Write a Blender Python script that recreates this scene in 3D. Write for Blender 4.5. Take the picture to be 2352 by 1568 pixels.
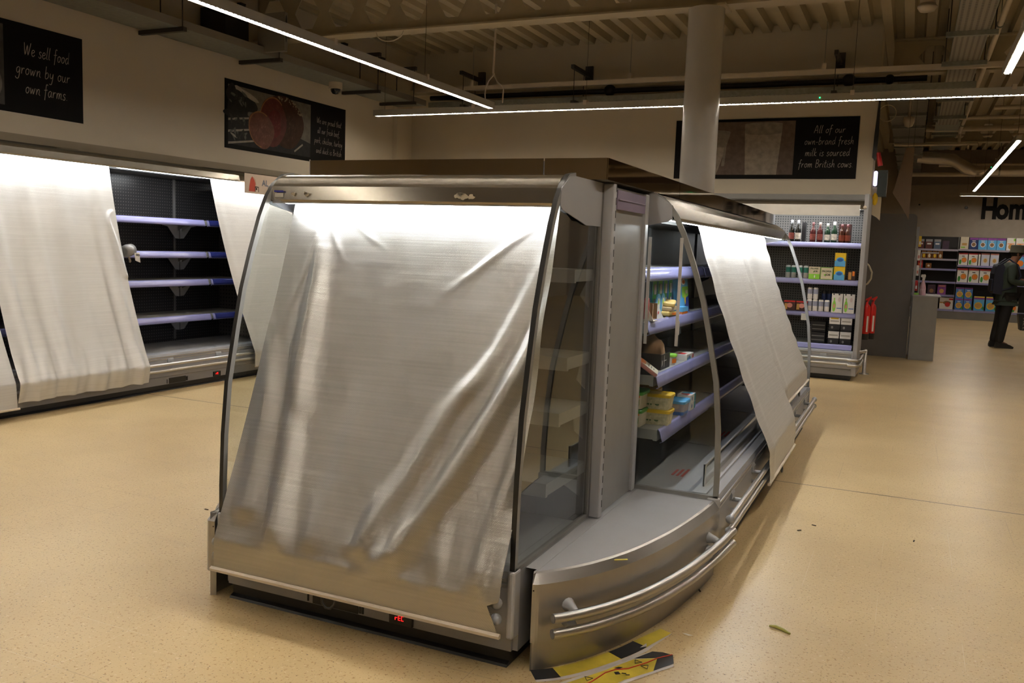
import bpy, bmesh, math, random
from mathutils import Vector, Matrix, Euler
PI = math.pi
rnd = random.Random(11)
for o in list(bpy.data.objects):
    bpy.data.objects.remove(o)
scene = bpy.context.scene
COL = scene.collection

# ---------------------------------------------------------------- camera
YAW, PITCH, ROLL, FPX = 0.423784578, 0.107661942, 0.0366200447, 2006.41
fw = Vector((-math.sin(YAW)*math.cos(PITCH), math.cos(YAW)*math.cos(PITCH), -math.sin(PITCH)))
rt = Vector((math.cos(YAW), math.sin(YAW), 0)); up = rt.cross(fw)
r2 = rt*math.cos(ROLL) + up*math.sin(ROLL); u2 = up*math.cos(ROLL) - rt*math.sin(ROLL)
cam_data = bpy.data.cameras.new('camera'); cam = bpy.data.objects.new('camera', cam_data); COL.objects.link(cam)
cam_data.sensor_width = 36; cam_data.lens = FPX*36/2352; cam_data.clip_start = 0.05; cam_data.clip_end = 200
M = Matrix((r2, u2, -fw)).transposed().to_4x4(); M.translation = Vector((0, 0, 1.4)); cam.matrix_world = M
scene.camera = cam
# ---------------------------------------------------------------- world and exposure
w = bpy.data.worlds.new('world'); scene.world = w; w.use_nodes = True
w.node_tree.nodes['Background'].inputs[0].default_value = (0.9, 0.75, 0.55, 1)
w.node_tree.nodes['Background'].inputs[1].default_value = 0.012
vs = scene.view_settings
vs.view_transform = 'Standard'; vs.look = 'None'; vs.gamma = 1; vs.use_curve_mapping = False; vs.exposure = 0.0
LED = 88.0         # radiance of the ceiling strips
CASE = 60.0        # radiance of the lamps inside the chiller canopies
# y or x runs of the ceiling strips: (axis, x, y, length); all hang at z = 3
STRIPS = [('y', -4.62, -1.5, 10.92), ('x', -6.41, 9.67, 12.9), ('x', -5.6, 3.18, 4.25), ('y', -1.28, -3.6, 6.7),
          ('y', 0.61, -1.6, 10.23), ('y', 1.14, 13.2, 9.0), ('x', 0.93, 23.66, 6.0)]

# ---------------------------------------------------------------- materials
MATS = {}
def nt(m): return m.node_tree.nodes, m.node_tree.links
def mat(name, col, rough=0.5, metal=0.0, **k):
    if name in MATS: return MATS[name]
    m = bpy.data.materials.new(name); m.use_nodes = True; N, L = nt(m)
    b = N['Principled BSDF']; b.inputs['Base Color'].default_value = (*col, 1)
    b.inputs['Roughness'].default_value = rough; b.inputs['Metallic'].default_value = metal
    if 'spec' in k: b.inputs['Specular IOR Level'].default_value = k['spec']
    if 'coat' in k: b.inputs['Coat Weight'].default_value = k['coat']; b.inputs['Coat Roughness'].default_value = k.get('coat_r', 0.1)
    if 'trans' in k: b.inputs['Transmission Weight'].default_value = k['trans']
    if 'alpha' in k: b.inputs['Alpha'].default_value = k['alpha']
    if 'aniso' in k: b.inputs['Anisotropic'].default_value = k['aniso']
    tc = N.new('ShaderNodeTexCoord')
    if k.get('var', 0.06) > 0:                       # slight procedural tone variation
        n = N.new('ShaderNodeTexNoise'); n.inputs['Scale'].default_value = k.get('vscale', 6.0); n.inputs['Detail'].default_value = 4
        L.new(tc.outputs['Object'], n.inputs['Vector'])
        mr = N.new('ShaderNodeMapRange'); v = k.get('var', 0.06)
        mr.inputs['From Min'].default_value = 0.3; mr.inputs['From Max'].default_value = 0.7
        mr.inputs['To Min'].default_value = 1-v; mr.inputs['To Max'].default_value = 1+v
        L.new(n.outputs['Fac'], mr.inputs['Value'])
        mx = N.new('ShaderNodeVectorMath'); mx.operation = 'SCALE'; mx.inputs[0].default_value = col
        L.new(mr.outputs['Result'], mx.inputs['Scale']); L.new(mx.outputs['Vector'], b.inputs['Base Color'])
    if 'bump' in k:
        n = N.new('ShaderNodeTexNoise'); n.inputs['Scale'].default_value = k.get('bscale', 60)
        if 'bstretch' in k:
            mp = N.new('ShaderNodeMapping'); mp.inputs['Scale'].default_value = k['bstretch']
            L.new(tc.outputs['Object'], mp.inputs['Vector']); L.new(mp.outputs['Vector'], n.inputs['Vector'])
        else: L.new(tc.outputs['Object'], n.inputs['Vector'])
        bp = N.new('ShaderNodeBump'); bp.inputs['Strength'].default_value = k['bump']; bp.inputs['Distance'].default_value = 0.002
        L.new(n.outputs['Fac'], bp.inputs['Height']); L.new(bp.outputs['Normal'], b.inputs['Normal'])
    MATS[name] = m
    return m
def emit(name, col, s):
    if name in MATS: return MATS[name]
    m = bpy.data.materials.new(name); m.use_nodes = True; N, L = nt(m)
    N.remove(N['Principled BSDF']); e = N.new('ShaderNodeEmission'); e.inputs[0].default_value = (*col, 1); e.inputs[1].default_value = s
    L.new(e.outputs[0], N['Material Output'].inputs['Surface']); MATS[name] = m
    return m

def floor_material():
    m = bpy.data.materials.new('speckled_vinyl'); m.use_nodes = True; N, L = nt(m); b = N['Principled BSDF']
    tc = N.new('ShaderNodeTexCoord')
    def noise(scale, det=3, vec=None):
        n = N.new('ShaderNodeTexNoise'); n.inputs['Scale'].default_value = scale; n.inputs['Detail'].default_value = det
        L.new(vec or tc.outputs['Object'], n.inputs['Vector']); return n
    def mix(a, bcol, fac, blend='MIX'):
        x = N.new('ShaderNodeMix'); x.data_type = 'RGBA'; x.blend_type = blend
        if isinstance(a, tuple): x.inputs[6].default_value = (*a, 1)
        else: L.new(a, x.inputs[6])
        if isinstance(bcol, tuple): x.inputs[7].default_value = (*bcol, 1)
        else: L.new(bcol, x.inputs[7])
        if isinstance(fac, float): x.inputs[0].default_value = fac
        else: L.new(fac, x.inputs[0])
        return x.outputs[2]
    def ramp(src, a, c):
        r = N.new('ShaderNodeMapRange'); r.inputs['From Min'].default_value = a; r.inputs['From Max'].default_value = c
        L.new(src, r.inputs['Value']); return r.outputs['Result']
    def mul(src, f):
        r = N.new('ShaderNodeMath'); r.operation = 'MULTIPLY'; L.new(src, r.inputs[0])
        if isinstance(f, float): r.inputs[1].default_value = f
        else: L.new(f, r.inputs[1])
        return r.outputs[0]
    base = mix((0.50, 0.365, 0.185), (0.575, 0.43, 0.225), ramp(noise(1.3).outputs['Fac'], 0.35, 0.65))
    # chips: warped noise thresholds give short irregular flecks
    c1 = ramp(noise(85, 2).outputs['Fac'], 0.625, 0.655)
    c2 = ramp(noise(120, 1).outputs['Fac'], 0.685, 0.71)
    c3 = ramp(noise(62, 3).outputs['Fac'], 0.64, 0.68)
    col = mix(base, (0.66, 0.53, 0.36), mul(c3, 0.6))
    col = mix(col, (0.30, 0.16, 0.05), mul(c1, 0.75))
    col = mix(col, (0.12, 0.08, 0.05), mul(c2, 0.8))
    # scuffs
    mp = N.new('ShaderNodeMapping'); mp.inputs['Scale'].default_value = (0.6, 3.5, 1); mp.inputs['Rotation'].default_value = (0, 0, 0.3)
    L.new(tc.outputs['Object'], mp.inputs['Vector'])
    col = mix(col, (0.36, 0.25, 0.14), mul(ramp(noise(2.2, 6, mp.outputs['Vector']).outputs['Fac'], 0.60, 0.80), 0.30))
    # tile joints every 0.3 m and one dark expansion joint at y = 5.6
    sx = N.new('ShaderNodeSeparateXYZ'); L.new(tc.outputs['Object'], sx.inputs[0])
    def joint(out, off, pitch, wd):
        a = N.new('ShaderNodeMath'); a.operation = 'ADD'; a.inputs[1].default_value = off; L.new(out, a.inputs[0])
        p = N.new('ShaderNodeMath'); p.operation = 'PINGPONG'; p.inputs[1].default_value = pitch/2; L.new(a.outputs[0], p.inputs[0])
        l = N.new('ShaderNodeMath'); l.operation = 'LESS_THAN'; l.inputs[1].default_value = wd; L.new(p.outputs[0], l.inputs[0]); return l.outputs[0]
    jm = N.new('ShaderNodeMath'); jm.operation = 'MAXIMUM'
    L.new(joint(sx.outputs[0], 0.02, 0.3, 0.0012), jm.inputs[0]); L.new(joint(sx.outputs[1], -0.06, 0.3, 0.0012), jm.inputs[1])
    brk = ramp(noise(1.7, 2).outputs['Fac'], 0.52, 0.60)
    col = mix(col, (0.62, 0.52, 0.36), mul(mul(jm.outputs[0], brk), 0.6))
    brk2 = ramp(noise(1.1, 2).outputs['Fac'], 0.58, 0.62)
    col = mix(col, (0.20, 0.13, 0.08), mul(mul(jm.outputs[0], brk2), 0.5))
    ds = N.new('ShaderNodeMath'); ds.operation = 'SUBTRACT'; ds.inputs[1].default_value = 5.6; L.new(sx.outputs[1], ds.inputs[0])
    ab = N.new('ShaderNodeMath'); ab.operation = 'ABSOLUTE'; L.new(ds.outputs[0], ab.inputs[0])
    lt = N.new('ShaderNodeMath'); lt.operation = 'LESS_THAN'; lt.inputs[1].default_value = 0.007; L.new(ab.outputs[0], lt.inputs[0])
    col = mix(col, (0.05, 0.035, 0.02), mul(lt.outputs[0], 0.85))
    L.new(col, b.inputs['Base Color'])
    rr = N.new('ShaderNodeMapRange'); rr.inputs['To Min'].default_value = 0.29; rr.inputs['To Max'].default_value = 0.40
    L.new(noise(3.0, 5).outputs['Fac'], rr.inputs['Value']); L.new(rr.outputs['Result'], b.inputs['Roughness'])
    bp = N.new('ShaderNodeBump'); bp.inputs['Strength'].default_value = 0.25; bp.inputs['Distance'].default_value = 0.002
    L.new(noise(140, 2).outputs['Fac'], bp.inputs['Height']); L.new(bp.outputs['Normal'], b.inputs['Normal'])
    b.inputs['Specular IOR Level'].default_value = 0.45
    return m

def weave_material(name, col, rough, metal, uscale=1.0, dots=True):
    """woven aluminised film of the night blinds; uses the cloth's own UVs in metres"""
    m = bpy.data.materials.new(name); m.use_nodes = True; N, L = nt(m); b = N['Principled BSDF']
    uv = N.new('ShaderNodeUVMap'); uv.uv_map = 'UVMap'
    s = N.new('ShaderNodeSeparateXYZ'); L.new(uv.outputs[0], s.inputs[0])
    def sine(o, f, add=None):
        a = N.new('ShaderNodeMath'); a.operation = 'MULTIPLY'; a.inputs[1].default_value = f; L.new(o, a.inputs[0])
        src = a.outputs[0]
        if add:
            q = N.new('ShaderNodeMath'); q.operation = 'ADD'; L.new(src, q.inputs[0]); L.new(add, q.inputs[1]); src = q.outputs[0]
        q = N.new('ShaderNodeMath'); q.operation = 'SINE'; L.new(src, q.inputs[0]); return q.outputs[0]
    f = 2*PI/(0.0055*uscale)
    a1 = sine(s.outputs[0], f); a2 = sine(s.outputs[1], f)
    pr = N.new('ShaderNodeMath'); pr.operation = 'MULTIPLY'; L.new(a1, pr.inputs[0]); L.new(a2, pr.inputs[1])
    mr = N.new('ShaderNodeMapRange'); mr.inputs['From Min'].default_value = -0.15; mr.inputs['From Max'].default_value = 0.55
    L.new(pr.outputs[0], mr.inputs['Value'])
    # streaks along the weft
    mp = N.new('ShaderNodeMapping'); mp.inputs['Scale'].default_value = (1.6, 110, 1); L.new(uv.outputs[0], mp.inputs['Vector'])
    n1 = N.new('ShaderNodeTexNoise'); n1.inputs['Scale'].default_value = 1.0; n1.inputs['Detail'].default_value = 5; L.new(mp.outputs['Vector'], n1.inputs['Vector'])
    n2 = N.new('ShaderNodeTexNoise'); n2.inputs['Scale'].default_value = 9.0; n2.inputs['Detail'].default_value = 6; L.new(uv.outputs[0], n2.inputs['Vector'])
    sc = N.new('ShaderNodeMapRange'); sc.inputs['From Min'].default_value = 0.3; sc.inputs['From Max'].default_value = 0.7
    sc.inputs['To Min'].default_value = 0.93; sc.inputs['To Max'].default_value = 1.04; L.new(n1.outputs['Fac'], sc.inputs['Value'])
    mx = N.new('ShaderNodeMix'); mx.data_type = 'RGBA'
    mx.inputs[6].default_value = (*col, 1); mx.inputs[7].default_value = (*[c*(0.70 if dots else 0.88) for c in col], 1); L.new(mr.outputs['Result'], mx.inputs[0])
    vm = N.new('ShaderNodeVectorMath'); vm.operation = 'SCALE'; L.new(mx.outputs[2], vm.inputs[0]); L.new(sc.outputs['Result'], vm.inputs['Scale'])
    L.new(vm.outputs['Vector'], b.inputs['Base Color'])
    rr = N.new('ShaderNodeMapRange'); rr.inputs['From Min'].default_value = 0.3; rr.inputs['From Max'].default_value = 0.7
    rr.inputs['To Min'].default_value = rough-0.03; rr.inputs['To Max'].default_value = rough+0.07; L.new(n2.outputs['Fac'], rr.inputs['Value'])
    L.new(rr.outputs['Result'], b.inputs['Roughness']); b.inputs['Metallic'].default_value = metal
    ad = N.new('ShaderNodeMath'); ad.operation = 'MULTIPLY_ADD'; ad.inputs[1].default_value = 0.35
    L.new(pr.outputs[0], ad.inputs[0]); L.new(n1.outputs['Fac'], ad.inputs[2])
    ad2 = N.new('ShaderNodeMath'); ad2.operation = 'MULTIPLY_ADD'; ad2.inputs[1].default_value = 1.0
    L.new(n2.outputs['Fac'], ad2.inputs[0]); L.new(ad.outputs[0], ad2.inputs[2])
    mp3 = N.new('ShaderNodeMapping'); mp3.inputs['Scale'].default_value = (0.7, 22, 1); L.new(uv.outputs[0], mp3.inputs['Vector'])
    n3 = N.new('ShaderNodeTexNoise'); n3.inputs['Scale'].default_value = 1.0; n3.inputs['Detail'].default_value = 3; L.new(mp3.outputs['Vector'], n3.inputs['Vector'])
    b3 = N.new('ShaderNodeBump'); b3.inputs['Strength'].default_value = 0.5; b3.inputs['Distance'].default_value = 0.004; L.new(n3.outputs['Fac'], b3.inputs['Height'])
    bp = N.new('ShaderNodeBump'); bp.inputs['Strength'].default_value = 0.35; bp.inputs['Distance'].default_value = 0.0022
    L.new(ad2.outputs[0], bp.inputs['Height']); L.new(b3.outputs['Normal'], bp.inputs['Normal']); L.new(bp.outputs['Normal'], b.inputs['Normal'])
    return m

def hole_material(name, col, hole, pitch, axes, rad=0.28, lo=None, hi=None, rough=0.5, metal=0.3):
    """sheet metal with a punched hole pattern; axes pick the two object coordinates; lo/hi limit it to rows"""
    m = bpy.data.materials.new(name); m.use_nodes = True; N, L = nt(m); b = N['Principled BSDF']
    tc = N.new('ShaderNodeTexCoord'); s = N.new('ShaderNodeSeparateXYZ'); L.new(tc.outputs['Object'], s.inputs[0])
    def cell(o, p):
        q = N.new('ShaderNodeMath'); q.operation = 'DIVIDE'; q.inputs[1].default_value = p; L.new(o, q.inputs[0])
        f = N.new('ShaderNodeMath'); f.operation = 'FRACT'; L.new(q.outputs[0], f.inputs[0])
        g = N.new('ShaderNodeMath'); g.operation = 'SUBTRACT'; g.inputs[1].default_value = 0.5; L.new(f.outputs[0], g.inputs[0])
        h = N.new('ShaderNodeMath'); h.operation = 'POWER'; h.inputs[1].default_value = 2
        a = N.new('ShaderNodeMath'); a.operation = 'ABSOLUTE'; L.new(g.outputs[0], a.inputs[0]); L.new(a.outputs[0], h.inputs[0]); return h.outputs[0]
    p = pitch if isinstance(pitch, tuple) else (pitch, pitch)
    ad = N.new('ShaderNodeMath'); ad.operation = 'ADD'; L.new(cell(s.outputs[axes[0]], p[0]), ad.inputs[0]); L.new(cell(s.outputs[axes[1]], p[1]), ad.inputs[1])
    lt = N.new('ShaderNodeMath'); lt.operation = 'LESS_THAN'; lt.inputs[1].default_value = rad*rad; L.new(ad.outputs[0], lt.inputs[0])
    mx = N.new('ShaderNodeMix'); mx.data_type = 'RGBA'; mx.inputs[6].default_value = (*col, 1); mx.inputs[7].default_value = (*hole, 1)
    L.new(lt.outputs[0], mx.inputs[0]); L.new(mx.outputs[2], b.inputs['Base Color'])
    b.inputs['Roughness'].default_value = rough; b.inputs['Metallic'].default_value = metal
    return m

def led_material(name, axis, pitch, s, col=(1.0, 0.90, 0.76)):
    m = bpy.data.materials.new(name); m.use_nodes = True; N, L = nt(m)
    N.remove(N['Principled BSDF']); e = N.new('ShaderNodeEmission'); e.inputs[0].default_value = (*col, 1)
    tc = N.new('ShaderNodeTexCoord'); sx = N.new('ShaderNodeSeparateXYZ'); L.new(tc.outputs['Object'], sx.inputs[0])
    p = N.new('ShaderNodeMath'); p.operation = 'PINGPONG'; p.inputs[1].default_value = pitch/2; L.new(sx.outputs[axis], p.inputs[0])
    mr = N.new('ShaderNodeMapRange'); mr.inputs['From Min'].default_value = 0.2*pitch; mr.inputs['From Max'].default_value = 0.36*pitch
    mr.inputs['To Min'].default_value = s*1.55; mr.inputs['To Max'].default_value = s*0.004
    L.new(p.outputs[0], mr.inputs['Value']); L.new(mr.outputs['Result'], e.inputs[1])
    L.new(e.outputs[0], N['Material Output'].inputs['Surface']); return m

# ---------------------------------------------------------------- mesh builder
class MB:
    def __init__(s): s.v = []; s.f = []; s.m = []; s.s = []; s.uv = {}
    def add(s, vs, fs, mi=0, smooth=False):
        o = len(s.v); s.v += [tuple(p) for p in vs]
        for f in fs: s.f.append([o+i for i in f]); s.m.append(mi); s.s.append(smooth)
        return o
    def box(s, x0, x1, y0, y1, z0, z1, mi=0, M=None):
        vs = [Vector((x, y, z)) for x in (x0, x1) for y in (y0, y1) for z in (z0, z1)]
        if M is not None: vs = [M @ v for v in vs]
        s.add(vs, [(0, 1, 3, 2), (4, 6, 7, 5), (0, 4, 5, 1), (2, 3, 7, 6), (0, 2, 6, 4), (1, 5, 7, 3)], mi); return s
    def prism(s, pts, axis, a, b, mi=0, M=None, smooth=False):
        n = len(pts)
        def mk(p, t):
            v = {'x': (t, p[0], p[1]), 'y': (p[0], t, p[1]), 'z': (p[0], p[1], t)}[axis]
            v = Vector(v); return M @ v if M is not None else v
        vs = [mk(p, a) for p in pts] + [mk(p, b) for p in pts]
        s.add(vs, [tuple(range(n)), tuple(range(2*n-1, n-1, -1))], mi, False)
        s.add(vs, [(i, (i+1) % n, n+(i+1) % n, n+i) for i in range(n)], mi, smooth); return s
    def sheet(s, pts, axis, a, b, t, mi=0, smooth=True, M=None):
        """open polyline given thickness t, extruded along axis"""
        L = []; R_ = []
        for i, p in enumerate(pts):
            q0 = pts[max(i-1, 0)]; q1 = pts[min(i+1, len(pts)-1)]
            d = Vector((q1[0]-q0[0], q1[1]-q0[1])); d.normalize(); n = Vector((-d.y, d.x))*t/2
            L.append((p[0]+n.x, p[1]+n.y)); R_.append((p[0]-n.x, p[1]-n.y))
        return s.prism(L+R_[::-1], axis, a, b, mi, M, smooth)
    def tube(s, pts, r, n=10, mi=0, cap=True, closed=False):
        pts = [Vector(p) for p in pts]; k = len(pts); rings = []
        d = (pts[1]-pts[0]).normalized(); ref = Vector((0, 0, 1)) if abs(d.z) < 0.9 else Vector((1, 0, 0))
        u = d.cross(ref).normalized()
        for i, p in enumerate(pts):
            if closed: t = pts[(i+1) % k]-pts[i-1]
            else: t = pts[min(i+1, k-1)]-pts[max(i-1, 0)]
            t.normalize(); u = (u - t*u.dot(t)).normalized(); w_ = t.cross(u)
            rr = r[i] if isinstance(r, (list, tuple)) else r
            rings.append([p + (u*math.cos(2*PI*j/n)+w_*math.sin(2*PI*j/n))*rr for j in range(n)])
        vs = [v for g in rings for v in g]; fs = []
        for i in range(k if closed else k-1):
            for j in range(n):
                a = i*n+j; b = i*n+(j+1) % n; c = ((i+1) % k)*n+(j+1) % n; e = ((i+1) % k)*n+j; fs.append((a, b, c, e))
        s.add(vs, fs, mi, True)
        if cap and not closed: s.add(rings[0], [tuple(range(n-1, -1, -1))], mi); s.add(rings[-1], [tuple(range(n))], mi)
        return s
    def cyl(s, p0, p1, r, n=16, mi=0, r1=None): return s.tube([p0, p1], [r, r if r1 is None else r1], n, mi)
    def lathe(s, prof, c=(0, 0, 0), n=20, mi=0, smooth=True):
        vs = []; fs = []
        for r, z in prof:
            for j in range(n): vs.append((c[0]+r*math.cos(2*PI*j/n), c[1]+r*math.sin(2*PI*j/n), c[2]+z))
        for i in range(len(prof)-1):
            for j in range(n): fs.append((i*n+j, i*n+(j+1) % n, (i+1)*n+(j+1) % n, (i+1)*n+j))
        s.add(vs, fs, mi, smooth)
        for i, rev in ((0, True), (len(prof)-1, False)):
            if prof[i][0] > 1e-5:
                ring = vs[i*n:(i+1)*n]; s.add(ring, [tuple(range(n-1, -1, -1)) if rev else tuple(range(n))], mi)
        return s
    def ball(s, c, r, n=14, mi=0, sq=(1, 1, 1)):
        vs = []; fs = []; h = n//2
        for i in range(h+1):
            a = PI*i/h
            for j in range(n): vs.append((c[0]+sq[0]*r*math.sin(a)*math.cos(2*PI*j/n), c[1]+sq[1]*r*math.sin(a)*math.sin(2*PI*j/n), c[2]+sq[2]*r*math.cos(a)))
        for i in range(h):
            for j in range(n): fs.append((i*n+j, (i+1)*n+j, (i+1)*n+(j+1) % n, i*n+(j+1) % n))
        s.add(vs, fs, mi, True); return s
    def poly(s, pts, mi=0): s.add(pts, [tuple(range(len(pts)))], mi); return s
    def grid(s, fn, nu, nv, mi=0, smooth=True, skip=None, uvfn=None):
        vs = []; uvs = []
        for i in range(nu+1):
            for j in range(nv+1):
                p = fn(i/nu, j/nv); vs.append(p)
                if uvfn: uvs.append(uvfn(i/nu, j/nv))
        fs = [(i*(nv+1)+j, (i+1)*(nv+1)+j, (i+1)*(nv+1)+j+1, i*(nv+1)+j+1) for i in range(nu) for j in range(nv) if not (skip and skip((i+.5)/nu, (j+.5)/nv))]
        o = s.add(vs, fs, mi, smooth)
        if uvfn:
            for i, q in enumerate(uvs): s.uv[o+i] = q
        return s
    def build(s, name, mats, parent=None, loc=None, rot=None, bevel=0.0, seg=2, solid=0.0, norm=True):
        me = bpy.data.meshes.new(name); me.from_pydata(s.v, [], s.f)
        if not isinstance(mats, (list, tuple)): mats = [mats]
        for m in mats: me.materials.append(m)
        for p, mi, sm in zip(me.polygons, s.m, s.s): p.material_index = mi; p.use_smooth = sm
        if s.uv:
            ul = me.uv_layers.new(name='UVMap')
            for l in me.loops: ul.data[l.index].uv = s.uv.get(l.vertex_index, (0, 0))
        if norm:
            bm = bmesh.new(); bm.from_mesh(me); bmesh.ops.recalc_face_normals(bm, faces=bm.faces); bm.to_mesh(me); bm.free()
        me.update()
        o = bpy.data.objects.new(name, me); COL.objects.link(o)
        if parent: o.parent = parent
        if loc is not None: o.location = loc
        if rot is not None: o.rotation_euler = rot
        if solid:
            md = o.modifiers.new('thickness', 'SOLIDIFY'); md.thickness = solid; md.offset = 0
        if bevel:
            md = o.modifiers.new('bevel', 'BEVEL'); md.width = bevel; md.segments = seg; md.limit_method = 'ANGLE'; md.angle_limit = 0.6
        return o

def thing(name, label, cat, loc=(0, 0, 0), rotz=0.0, group=None, rot=None):
    o = bpy.data.objects.new(name, None); COL.objects.link(o); o.location = loc
    o.rotation_euler = rot if rot else (0, 0, rotz); o.empty_display_size = 0.1
    o['label'] = label; o['category'] = cat
    if group: o['group'] = group
    return o
def tag(o, label, cat, group=None, kind=None):
    o['label'] = label; o['category'] = cat
    if group: o['group'] = group
    if kind: o['kind'] = kind
    return o
def struct(o, label=None):
    o['kind'] = 'structure'
    if label: o['label'] = label
    return o
def copy_tree(o, parent=None, loc=None, label=None, rotz=None, group=None):
    c = o.copy(); COL.objects.link(c); c.parent = parent
    if loc is not None: c.location = loc
    if rotz is not None: c.rotation_euler = (0, 0, rotz)
    if label: c['label'] = label
    if group: c['group'] = group
    for ch in list(o.children): copy_tree(ch, c)
    return c

# ---------------------------------------------------------------- handwriting (stroke glyphs)
G = {
 'a': (.52, [[(.42, .44), (.25, .5), (.07, .3), (.1, .05), (.22, 0), (.36, .15), (.43, .46), (.41, .12), (.52, .02)]]),
 'b': (.48, [[(.12, 1.0), (.08, .5), (.07, .04), (.25, 0), (.42, .2), (.36, .46), (.2, .48), (.09, .34)]]),
 'c': (.42, [[(.38, .42), (.24, .5), (.06, .28), (.12, .03), (.26, 0), (.4, .1)]]),
 'd': (.54, [[(.42, .42), (.24, .5), (.06, .26), (.12, .02), (.26, .02), (.4, .25), (.48, 1.0), (.42, .3), (.5, .02)]]),
 'e': (.46, [[(.06, .24), (.26, .28), (.38, .38), (.3, .5), (.12, .44), (.05, .2), (.16, 0), (.32, .02), (.44, .14)]]),
 'f': (.4, [[(.42, .92), (.32, 1.0), (.22, .9), (.18, .4), (.12, -.3)], [(.0, .5), (.2, .52), (.4, .56)]]),
 'g': (.5, [[(.42, .44), (.26, .5), (.08, .34), (.12, .08), (.28, .06), (.4, .28), (.43, .46), (.4, -.1), (.28, -.42), (.05, -.4), (.0, -.28)]]),
 'h': (.5, [[(.12, 1.0), (.09, .4), (.05, 0), (.14, .3), (.3, .48), (.4, .4), (.38, .1), (.48, 0)]]),
 'i': (.2, [[(.1, .48), (.07, .1), (.16, 0)], [(.13, .68), (.15, .72)]]),
 'k': (.46, [[(.14, 1.0), (.08, 0)], [(.4, .5), (.1, .24), (.44, .0)]]),
 'l': (.22, [[(.16, 1.0), (.08, .4), (.08, .06), (.2, .02)]]),
 'm': (.74, [[(.08, .48), (.07, 0), (.14, .32), (.28, .48), (.35, .4), (.33, 0), (.42, .34), (.55, .48), (.62, .38), (.6, .08), (.72, .0)]]),
 'n': (.5, [[(.08, .48), (.06, 0), (.14, .3), (.3, .48), (.39, .38), (.37, .08), (.5, 0)]]),
 'o': (.46, [[(.26, .5), (.08, .36), (.08, .1), (.22, 0), (.38, .14), (.4, .38), (.26, .5), (.3, .44), (.46, .44)]]),
 'p': (.48, [[(.1, .48), (.06, -.42)], [(.09, .3), (.24, .48), (.4, .4), (.4, .14), (.24, .02), (.09, .1)]]),
 'r': (.4, [[(.08, .48), (.07, 0), (.1, .26), (.24, .46), (.38, .44)]]),
 's': (.38, [[(.34, .42), (.22, .5), (.09, .4), (.16, .27), (.3, .18), (.28, .02), (.12, -.02), (.02, .08)]]),
 't': (.36, [[(.2, .9), (.13, .3), (.16, .02), (.32, .04)], [(.0, .54), (.18, .56), (.36, .6)]]),
 'u': (.5, [[(.08, .48), (.06, .14), (.18, 0), (.32, .12), (.4, .48), (.38, .1), (.5, 0)]]),
 'v': (.42, [[(.06, .48), (.17, 0), (.4, .5)]]),
 'w': (.66, [[(.06, .48), (.14, 0), (.32, .42), (.4, 0), (.6, .5)]]),
 'y': (.48, [[(.08, .48), (.08, .2), (.2, .08), (.34, .2), (.42, .48), (.38, 0), (.26, -.4), (.04, -.38)]]),
 'W': (.9, [[(.04, .96), (.2, .0), (.44, .8), (.56, .0), (.86, 1.0)]]),
 'A': (.66, [[(.02, 0), (.34, 1.0), (.56, 0)], [(.12, .34), (.52, .38)]]),
 'B': (.56, [[(.1, 1.0), (.06, 0)], [(.02, .94), (.3, 1.0), (.46, .8), (.32, .56), (.12, .52), (.42, .46), (.5, .2), (.3, .0), (.04, .02)]]),
 '.': (.2, [[(.08, 0), (.11, .03)]]), ',': (.2, [[(.12, .05), (.04, -.14)]]), '-': (.4, [[(.04, .28), (.36, .3)]]), ' ': (.34, []),
 'C': (.5, [[(.45, .9), (.3, 1.0), (.1, .8), (.06, .3), (.2, 0), (.44, .1)]]), 'E': (.5, [[(.45, 1), (.08, 1), (.08, 0), (.45, 0)], [(.08, .5), (.4, .5)]]),
}
def smooth_pts(p, k=4):
    if len(p) < 3: return p
    out = []
    for i in range(len(p)-1):
        a = p[max(i-1, 0)]; b = p[i]; c = p[i+1]; d = p[min(i+2, len(p)-1)]
        for j in range(k):
            t = j/k
            out.append(tuple(0.5*((2*b[q]) + (-a[q]+c[q])*t + (2*a[q]-5*b[q]+4*c[q]-d[q])*t*t + (-a[q]+3*b[q]-3*c[q]+d[q])*t**3) for q in (0, 1)))
    out.append(p[-1]); return out
def text_width(t): return sum(G[c][0]+.07 for c in t)
def handwrite(mb, t, x, z, size, y=0.0, wd=0.06, slant=0.12, mi=0, sx=1.0):
    """flat ribbons in the local xz plane, facing -y"""
    cx = x
    for c in t:
        gw, strokes = G[c]
        for st in strokes:
            q = smooth_pts(st); L = []; R_ = []
            P = [Vector((cx+(px+slant*pz)*size*sx, z+pz*size)) for px, pz in q]
            for i in range(len(P)):
                d = P[min(i+1, len(P)-1)]-P[max(i-1, 0)]
                if d.length < 1e-9: d = Vector((1, 0))
                d.normalize(); n = Vector((-d.y, d.x))*wd*size/2
                L.append((P[i].x+n.x, y, P[i].y+n.y)); R_.append((P[i].x-n.x, y, P[i].y-n.y))
            k = len(P); mb.add(L+R_, [(i, i+1, k+i+1, k+i) for i in range(k-1)], mi)
        cx += (gw+.07)*size*sx
    return cx
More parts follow.
